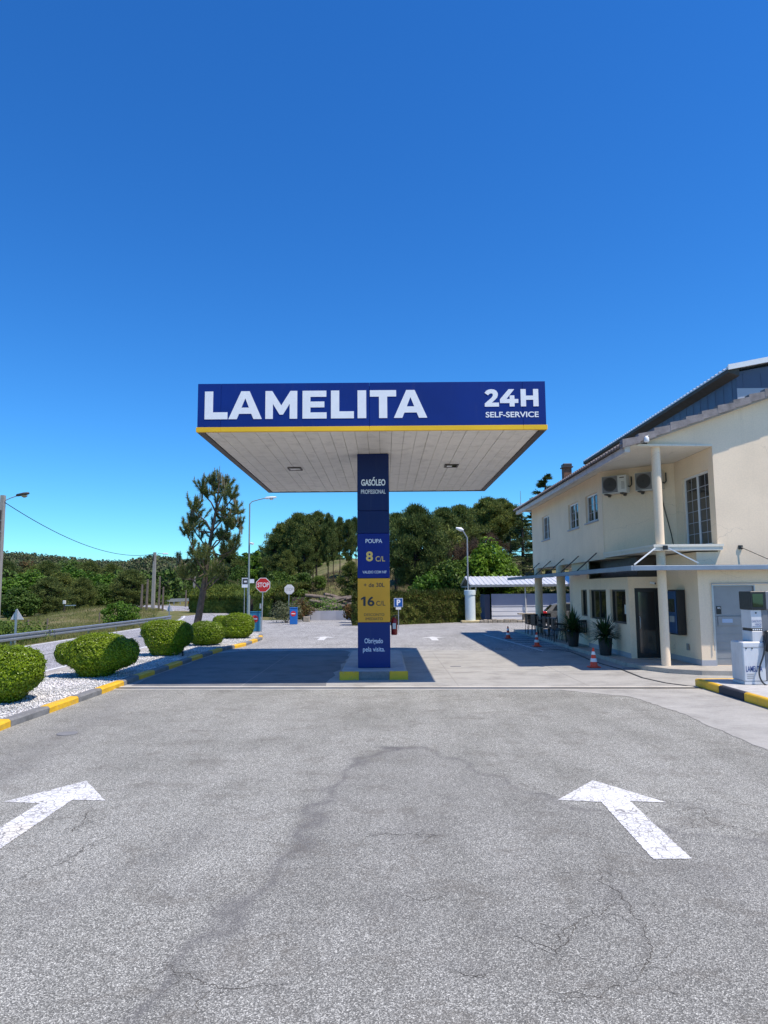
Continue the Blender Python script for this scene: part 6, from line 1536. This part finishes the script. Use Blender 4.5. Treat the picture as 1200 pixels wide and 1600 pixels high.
# grove left of the pillar
GV = [(430, 838, 80, 0, 'leftmost low pine of the grove, its branches reaching down to the left'), (443, 822, 82, 1, 'grey green pine second from the left of the grove'), (455, 815, 84, 2, 'dense pine in the left half of the grove'),
      (468, 806, 80, 0, 'broad pine forming the left top of the grove skyline'), (482, 808, 86, 2, 'broad pine at the middle of the grove beside the sky gap'), (495, 804, 84, 1, 'tallest pine of the grove, just left of the sky gap'),
      (513, 806, 80, 2, 'full dark pine standing alone right of the sky gap'), (521, 822, 88, 1, 'slim pine close behind the full dark pine of the grove'), (531, 812, 86, 1, 'bare stemmed pine with a small crown, two trees left of the pillar'), (544, 815, 84, 0, 'bare stemmed pine directly left of the pillar'),
      (556, 812, 90, 1, 'pine half hidden by the left edge of the pillar'), (475, 840, 78, 2, 'shorter pine low in the front of the grove'), (450, 862, 76, 2, 'small pine filling the lower left of the grove'), (489, 846, 90, 0, 'shaded pine in the back of the grove below the sky gap')]
for px, py, Y, k, lb in GV: plant(pines[k], px, py, Y, 9, lb, group=gC, wide=.85 if px < 500 else .52)
for px, py, Y, lb in ((437, 890, 72, 'small green shrub tree at the foot of the grove on its left'), (470, 893, 74, 'mid green shrub below the grove centre'), (500, 898, 74, 'low shrub below the sky gap of the grove'), (548, 880, 70, 'dark young tree at the left edge of the pillar above the logs')):
    plant(shrub if px < 540 else smallp, px, py, Y, 3 if px < 540 else 6, lb, 'shrub', 'low growth under the pine grove', zb=None)
# poplars and dark trees behind the tall hedge
for px, py, Y, o_, H_, lb, wd in ((385, 858, 86, poplar, 9, 'light green poplar just left of the lamp mast', 1.), (399, 855, 88, poplar, 9, 'light green poplar between the lamp mast and the stop sign', 1.), (410, 868, 90, poplar, 9, 'shorter light green poplar above the red stop sign', .9),
      (360, 862, 84, pines[2], 9, 'dark pine behind the right side of the young pine', 1.1), (343, 875, 88, dec[1], 9, 'mid green tree behind the trunk of the young pine', .9), (424, 885, 80, smallp, 6, 'low dark pine above the gap between the two stop signs', 1.3), (372, 880, 80, dec[1], 9, 'mid green tree over the white signboard', .8)):
    plant(o_, px, py, Y, H_, lb, group='trees behind the tall hedge', wide=wd)
# right background
RT = [(648, 797, 60, bigpine, 10, .82, 'big spreading pine standing right of the pillar above the hedge'), (618, 806, 68, pines[2], 9, 1.1, 'pine crown directly against the right edge of the pillar'), (692, 797, 84, pines[0], 9, 1.1, 'pine with a rounded top right of the big spreading pine'),
      (676, 815, 78, smallp, 6, 1.3, 'dense pine filling the slope behind the big spreading pine'), (720, 793, 90, pines[0], 9, 1.2, 'pine topping the slope left of the brown tree'), (745, 795, 66, bare, 9, .85, 'large brown leafless tree right of the lamp post'), (727, 808, 70, bare, 9, .7, 'smaller brown leafless tree directly behind the lamp head'),
      (765, 782, 96, pines[1], 9, 1.1, 'high skyline pine left of the building roof'), (780, 783, 100, pines[0], 9, 1.1, 'skyline pine between the high one and the thin mast'), (795, 790, 98, pines[2], 9, 1.1, 'skyline pine close to the thin mast'), (752, 790, 100, pines[2], 9, 1.1, 'skyline pine behind the large brown tree'), (815, 800, 72, cedar, 10, 1.25, 'dark layered cedar beside the far corner of the building'),
      (797, 822, 64, cedar, 10, 1.0, 'shorter dark cedar in front, left of the building corner'), (762, 845, 56, dec[0], 9, 1.05, 'bright green round tree right of the thin lamp post'), (700, 872, 58, dec[1], 9, 1.1, 'mid green tree between the big pine and the lamp post'), (670, 888, 57, shrubg, 3, .9, 'leafy green shrub rising over the hedge under the big pine'),
      (722, 872, 56, shrub, 3, .8, 'green shrub over the hedge behind the lamp post'), (735, 885, 56, shrubg, 3, .75, 'green shrub above the left end of the carport roof'), (640, 850, 80, smallp, 6, 1.2, 'shaded pine behind the trunk of the big spreading pine'), (852, 739, 92, spruce, 10, 1.7, 'pointed conifer rising above the building roof left of the chimney'), (832, 775, 95, spruce, 10, .9, 'lower pointed conifer peeping over the roof edge'),
      (785, 858, 60, dec[1], 9, .9, 'mid green tree over the carport roof')]
for px, py, Y, o_, H_, wd, lb in RT: plant(o_, px, py, Y, H_, lb, group=gR, wide=wd)
# left side
LT = [(12, 905, 85, 0, 1.5, 'bright green round tree behind the lamp pole at the left edge'), (52, 893, 88, 0, 1.5, 'bright green tree above the triangular sign back'), (78, 905, 75, 'p', 1.6, 'dark pine left of centre in front of the green trees'), (108, 887, 95, 0, 1.4, 'tall light green tree behind the small distribution pole'), (98, 898, 84, 'p', 1.5, 'darker pine beside the small distribution pole'),
      (140, 895, 95, 0, 1.4, 'green tree directly above the dry mound'), (128, 905, 82, 'p', 1.3, 'pine immediately left of the dry mound'), (168, 897, 92, 0, 1.3, 'green tree behind the green roadside shrub'), (190, 905, 90, 1, 1.3, 'green tree just left of the dark round pine'), (207, 893, 88, 'p', 1.7, 'dark round pine left of the two thin poles'), (155, 908, 86, 1, 1.1, 'mid green tree at the far edge of the mound'),
      (32, 915, 72, 1, 1.4, 'shaded tree under the bright ones near the triangular sign back'), (268, 905, 135, 'p', 1.9, 'broad dark pine over the far road bend'), (290, 912, 135, 1, 1.4, 'mid green tree right of the pine at the road bend'), (250, 900, 150, 'p', 1.5, 'pine behind the poles near the road bend'), (312, 908, 130, 1, 1.4, 'tree behind the car on the road'), (228, 905, 120, 1, 1.3, 'tree between the thin poles and the lamp pole'),
      (75, 880, 125, 'p', 1.4, 'upper left pine behind the bright green trees'), (112, 872, 140, 'y', 1.2, 'pale yellowish tree crown on the lower slope'), (40, 876, 135, 'r', 1.3, 'reddish brown dead pine on the slope'), (140, 880, 135, 'p', 1.4, 'pine on the lower slope above the green trees'), (175, 884, 135, 'p', 1.4, 'pine on the lower slope left of the dark round pine'), (12, 880, 130, 'p', 1.5, 'pine above the bright tree at the left edge'), (58, 885, 130, 'p', 1.3, 'dark pine just right of the reddish dead one')]
for px, py, Y, k, wd, lb in LT:
    if Y < 100: Y = Y*.86+4
    o_, H_ = {0: (dec[0], 9), 1: (dec[1], 9), 'p': (fullpine, 10), 'r': (redtree, 8), 'y': (redtree, 8)}[k]
    if k == 'y': o_ = dec[1]; H_ = 9
    plant(o_, px, py, Y, H_, lb, group=gL, wide=wd*(.8 if k == 'p' else 1))
for px, py, Y, o_, lb in ((190, 936, 50, shrubg, 'leafy green shrub behind the guard rail near the far poles'), (5, 968, 36, shrub, 'bushy shrub at the left edge just behind the guard rail'), (255, 930, 110, shrub, 'low shrub at the foot of the far poles')):
    plant(o_, px, py, Y, 3, lb, 'shrub', 'roadside shrubs', wide=1.2)
def clump(name, px, py, Y, w_, h_, mat, label, n=2200, leaf=.06, zb=None):
    p = D(px, py, Y); z0 = float(hz(p.x, Y)) if zb is None else zb; cs_ = [(p.x+rng.uniform(-.35, .35)*w_, Y+rng.uniform(-.3, .3)*w_, z0+h_*rng.uniform(.25, .75)) for _ in range(14)]
    o = empty(name, (p.x, Y, z0), label, 'shrub'); V, Fq = crownfill(cs_, [w_*.24]*14, n//14, leaf); npmesh('foliage', V, Fq, mat, o)
    m = MB()
    for k in range(6): m.tube([(p.x, Y, z0-.05), cs_[k]], [.03, .01], 5, False)
    m.build('stem', M['bark_dark'], o)
clump('olive_shrub', 447, 955, 47.5, 2.0, 1.5, M['leaf_olive'], 'grey green loose shrub behind the post of the bleached stop sign', 2600, .045)
clump('dried_shrub', 474, 950, 50, 1.5, 1.7, M['leaf_red'], 'reddish brown dried shrub right of the bright blue box', 2600)
clump('dried_shrub', 551, 950, 47, 1.3, 1.6, M['leaf_red'], 'dark reddish bush against the left edge of the pillar', 2600)
clump('broom_shrub', 325, 935, 82, 2.0, 2.2, M['leaf_yellow'], 'yellow flowering broom bush behind the young pine trunk', 1800, .09)
clump('green_shrub', 500, 925, 54, 4.5, .9, M['leaf_green'], 'patch of light green weeds in front of the log pile', 2600, .06)
clump('green_shrub', 462, 915, 62, 2.5, 2.6, M['leaf_mid'], 'green bush behind the bleached stop sign', 2600, .08)
clump('roadside_weeds', 30, 985, 34, 3.0, .8, M['leaf_mid'], 'leafy weeds behind the guard rail near the left edge', 2600, .06)
for p_ in pines+[bigpine, fullpine, smallp]+dec+[poplar, shrub, shrubg, redtree, cedar, spruce, bare]: kill(p_)
# thin mast on the skyline
q = D(813, 767, 110); m = MB(); m.tube([(q.x, 110, 6), (q.x, 110, q.z)], [.12, .04], 6); m.tube([(q.x-.4, 110, q.z-2), (q.x+.4, 110, q.z-2)], .04, 5); tag(m.build('radio_mast', M['steel'], loc=(q.x, 110, 6)), 'thin radio mast on the skyline just left of the building roof', 'mast')
# small distribution pole in the field
q = D(101, 942, 60); z0 = float(hz(q.x, 60)); o = empty('utility_pole', (q.x, 60, z0), 'short dark wooden pole with a crossarm and a pale box on the dry mound', 'utility pole', 'poles along the road')
m = MB(); m.tube([(q.x, 60, z0-.1), (q.x, 60, q.z)], .07, 7); m.build('shaft', M['bark_dark'], o)
m = MB(); m.box((q.x, 59.95, q.z-.25), (q.x+.95, 60.03, q.z-.18)); m.build('crossarm', M['steel'], o)
m = MB(); m.box((q.x-.1, 59.85, q.z-.1), (q.x+.12, 60, q.z+.2), .02); m.build('box', M['offwhite'], o)

# ---------------- grass on the verge and the far forest
n = 80000; gy_ = 12+rng.random(n)**.8*60; gxx = -14.5-rng.random(n)**1.2*16; z = hz(gxx, gy_); P = np.stack([gxx, gy_, z], 1)
keep = (gxx < -14.55-np.clip((gy_-43)*.27, 0, 19)); P = P[keep]
P = P[(fnoise(P, .8, 3)+rng.random(len(P))*1.2) > -.1]
V, Fq = needles(P, unit(np.array([0, 0, 1.])+.45*rng.normal(size=(len(P), 3))), .14+.20*rng.random(len(P)), .009)
tag(npmesh('grass', V, Fq, M['grass']), 'dry tufted grass along the verge by the guard rail', 'grass', kind='stuff')
n = 26000; gy_ = 53.5+rng.random(n)*45; gxx = -12+rng.random(n)*22; P = np.stack([gxx, gy_, hz(gxx, gy_)], 1); P = P[gy_ > 55+np.maximum(0, -6-gxx)*2.6]
V, Fq = needles(P, unit(np.array([0, 0, 1.])+.5*rng.normal(size=(len(P), 3))), .2+.35*rng.random(len(P)), .03)
tag(npmesh('grass', V, Fq, leafmat('slope scrub', [(.20, .17, .09), (.11, .11, .04), (.28, .22, .14), (.14, .12, .07)], .2, .8)), 'dry scrub growing on the slope behind the logs', 'grass', kind='stuff')
# forest on the hill
nt_ = 5200; fy = 300+rng.random(nt_)**.75*560; fx = -60-rng.random(nt_)*640*(fy/860)**.7; fx = fx+60*(fy/500-1)*.2
fx = np.where(rng.random(nt_) < .12, -fx*.3-90, fx)
fz = hz(fx, fy); per = 44; hh = 7+5*rng.random(nt_)
c = np.repeat(np.stack([fx, fy, fz], 1), per, 0); h_ = np.repeat(hh, per); u = rng.random(nt_*per); a = rng.random(nt_*per)*6.28
rr = h_*.33*np.sqrt(np.clip(1-(u-.35)**2*2.2, .04, 1))*rng.random(nt_*per)**.5
P = c+np.stack([rr*np.cos(a), rr*np.sin(a), h_*(.15+.85*u)], 1)
V, Fq = leafquads(P, rdir(len(P)), .75+.6*rng.random(len(P)), .6)
tag(npmesh('forest', V, Fq, M['forest_far']), 'dark pine forest covering the far hill on the left', 'forest', kind='stuff')
# nearer wood edge filling between hill and single trees
nt_ = 620; fy = 120+rng.random(nt_)*200; fx = -34-(fy-105)*.03-rng.random(nt_)*(fy*.66)
fx = np.where(rng.random(nt_) < .10, -38+rng.random(nt_)*25, fx)
fz = hz(fx, fy); per = 260; hh = 3.2+3.2*rng.random(nt_)+(fy-120)*.014; kind = rng.random(nt_)
c = np.repeat(np.stack([fx, fy, fz], 1), per, 0); h_ = np.repeat(hh, per); u = rng.random(nt_*per); a = rng.random(nt_*per)*6.28
rr = h_*.40*np.sqrt(np.clip(1-(u-.4)**2*2.4, .04, 1))*rng.random(nt_*per)**.4
P = c+np.stack([rr*np.cos(a), rr*np.sin(a), h_*(.08+.92*u)], 1); P += .5*np.stack([fnoise(P, 1.1, 4), fnoise(P, 1.2, 5), fnoise(P, 1.3, 6)], 1)
V, Fq = leafquads(P, rdir(len(P)), .28+.25*rng.random(len(P)), .6)
tag(npmesh('forest', V, Fq, leafmat('valley wood', [(.065, .11, .034), (.10, .165, .04), (.14, .215, .05), (.085, .10, .05)], .15, .7, .05)), 'mixed green wood between the field trees and the far hill', 'forest', kind='stuff')
print('objects', len(bpy.data.objects))
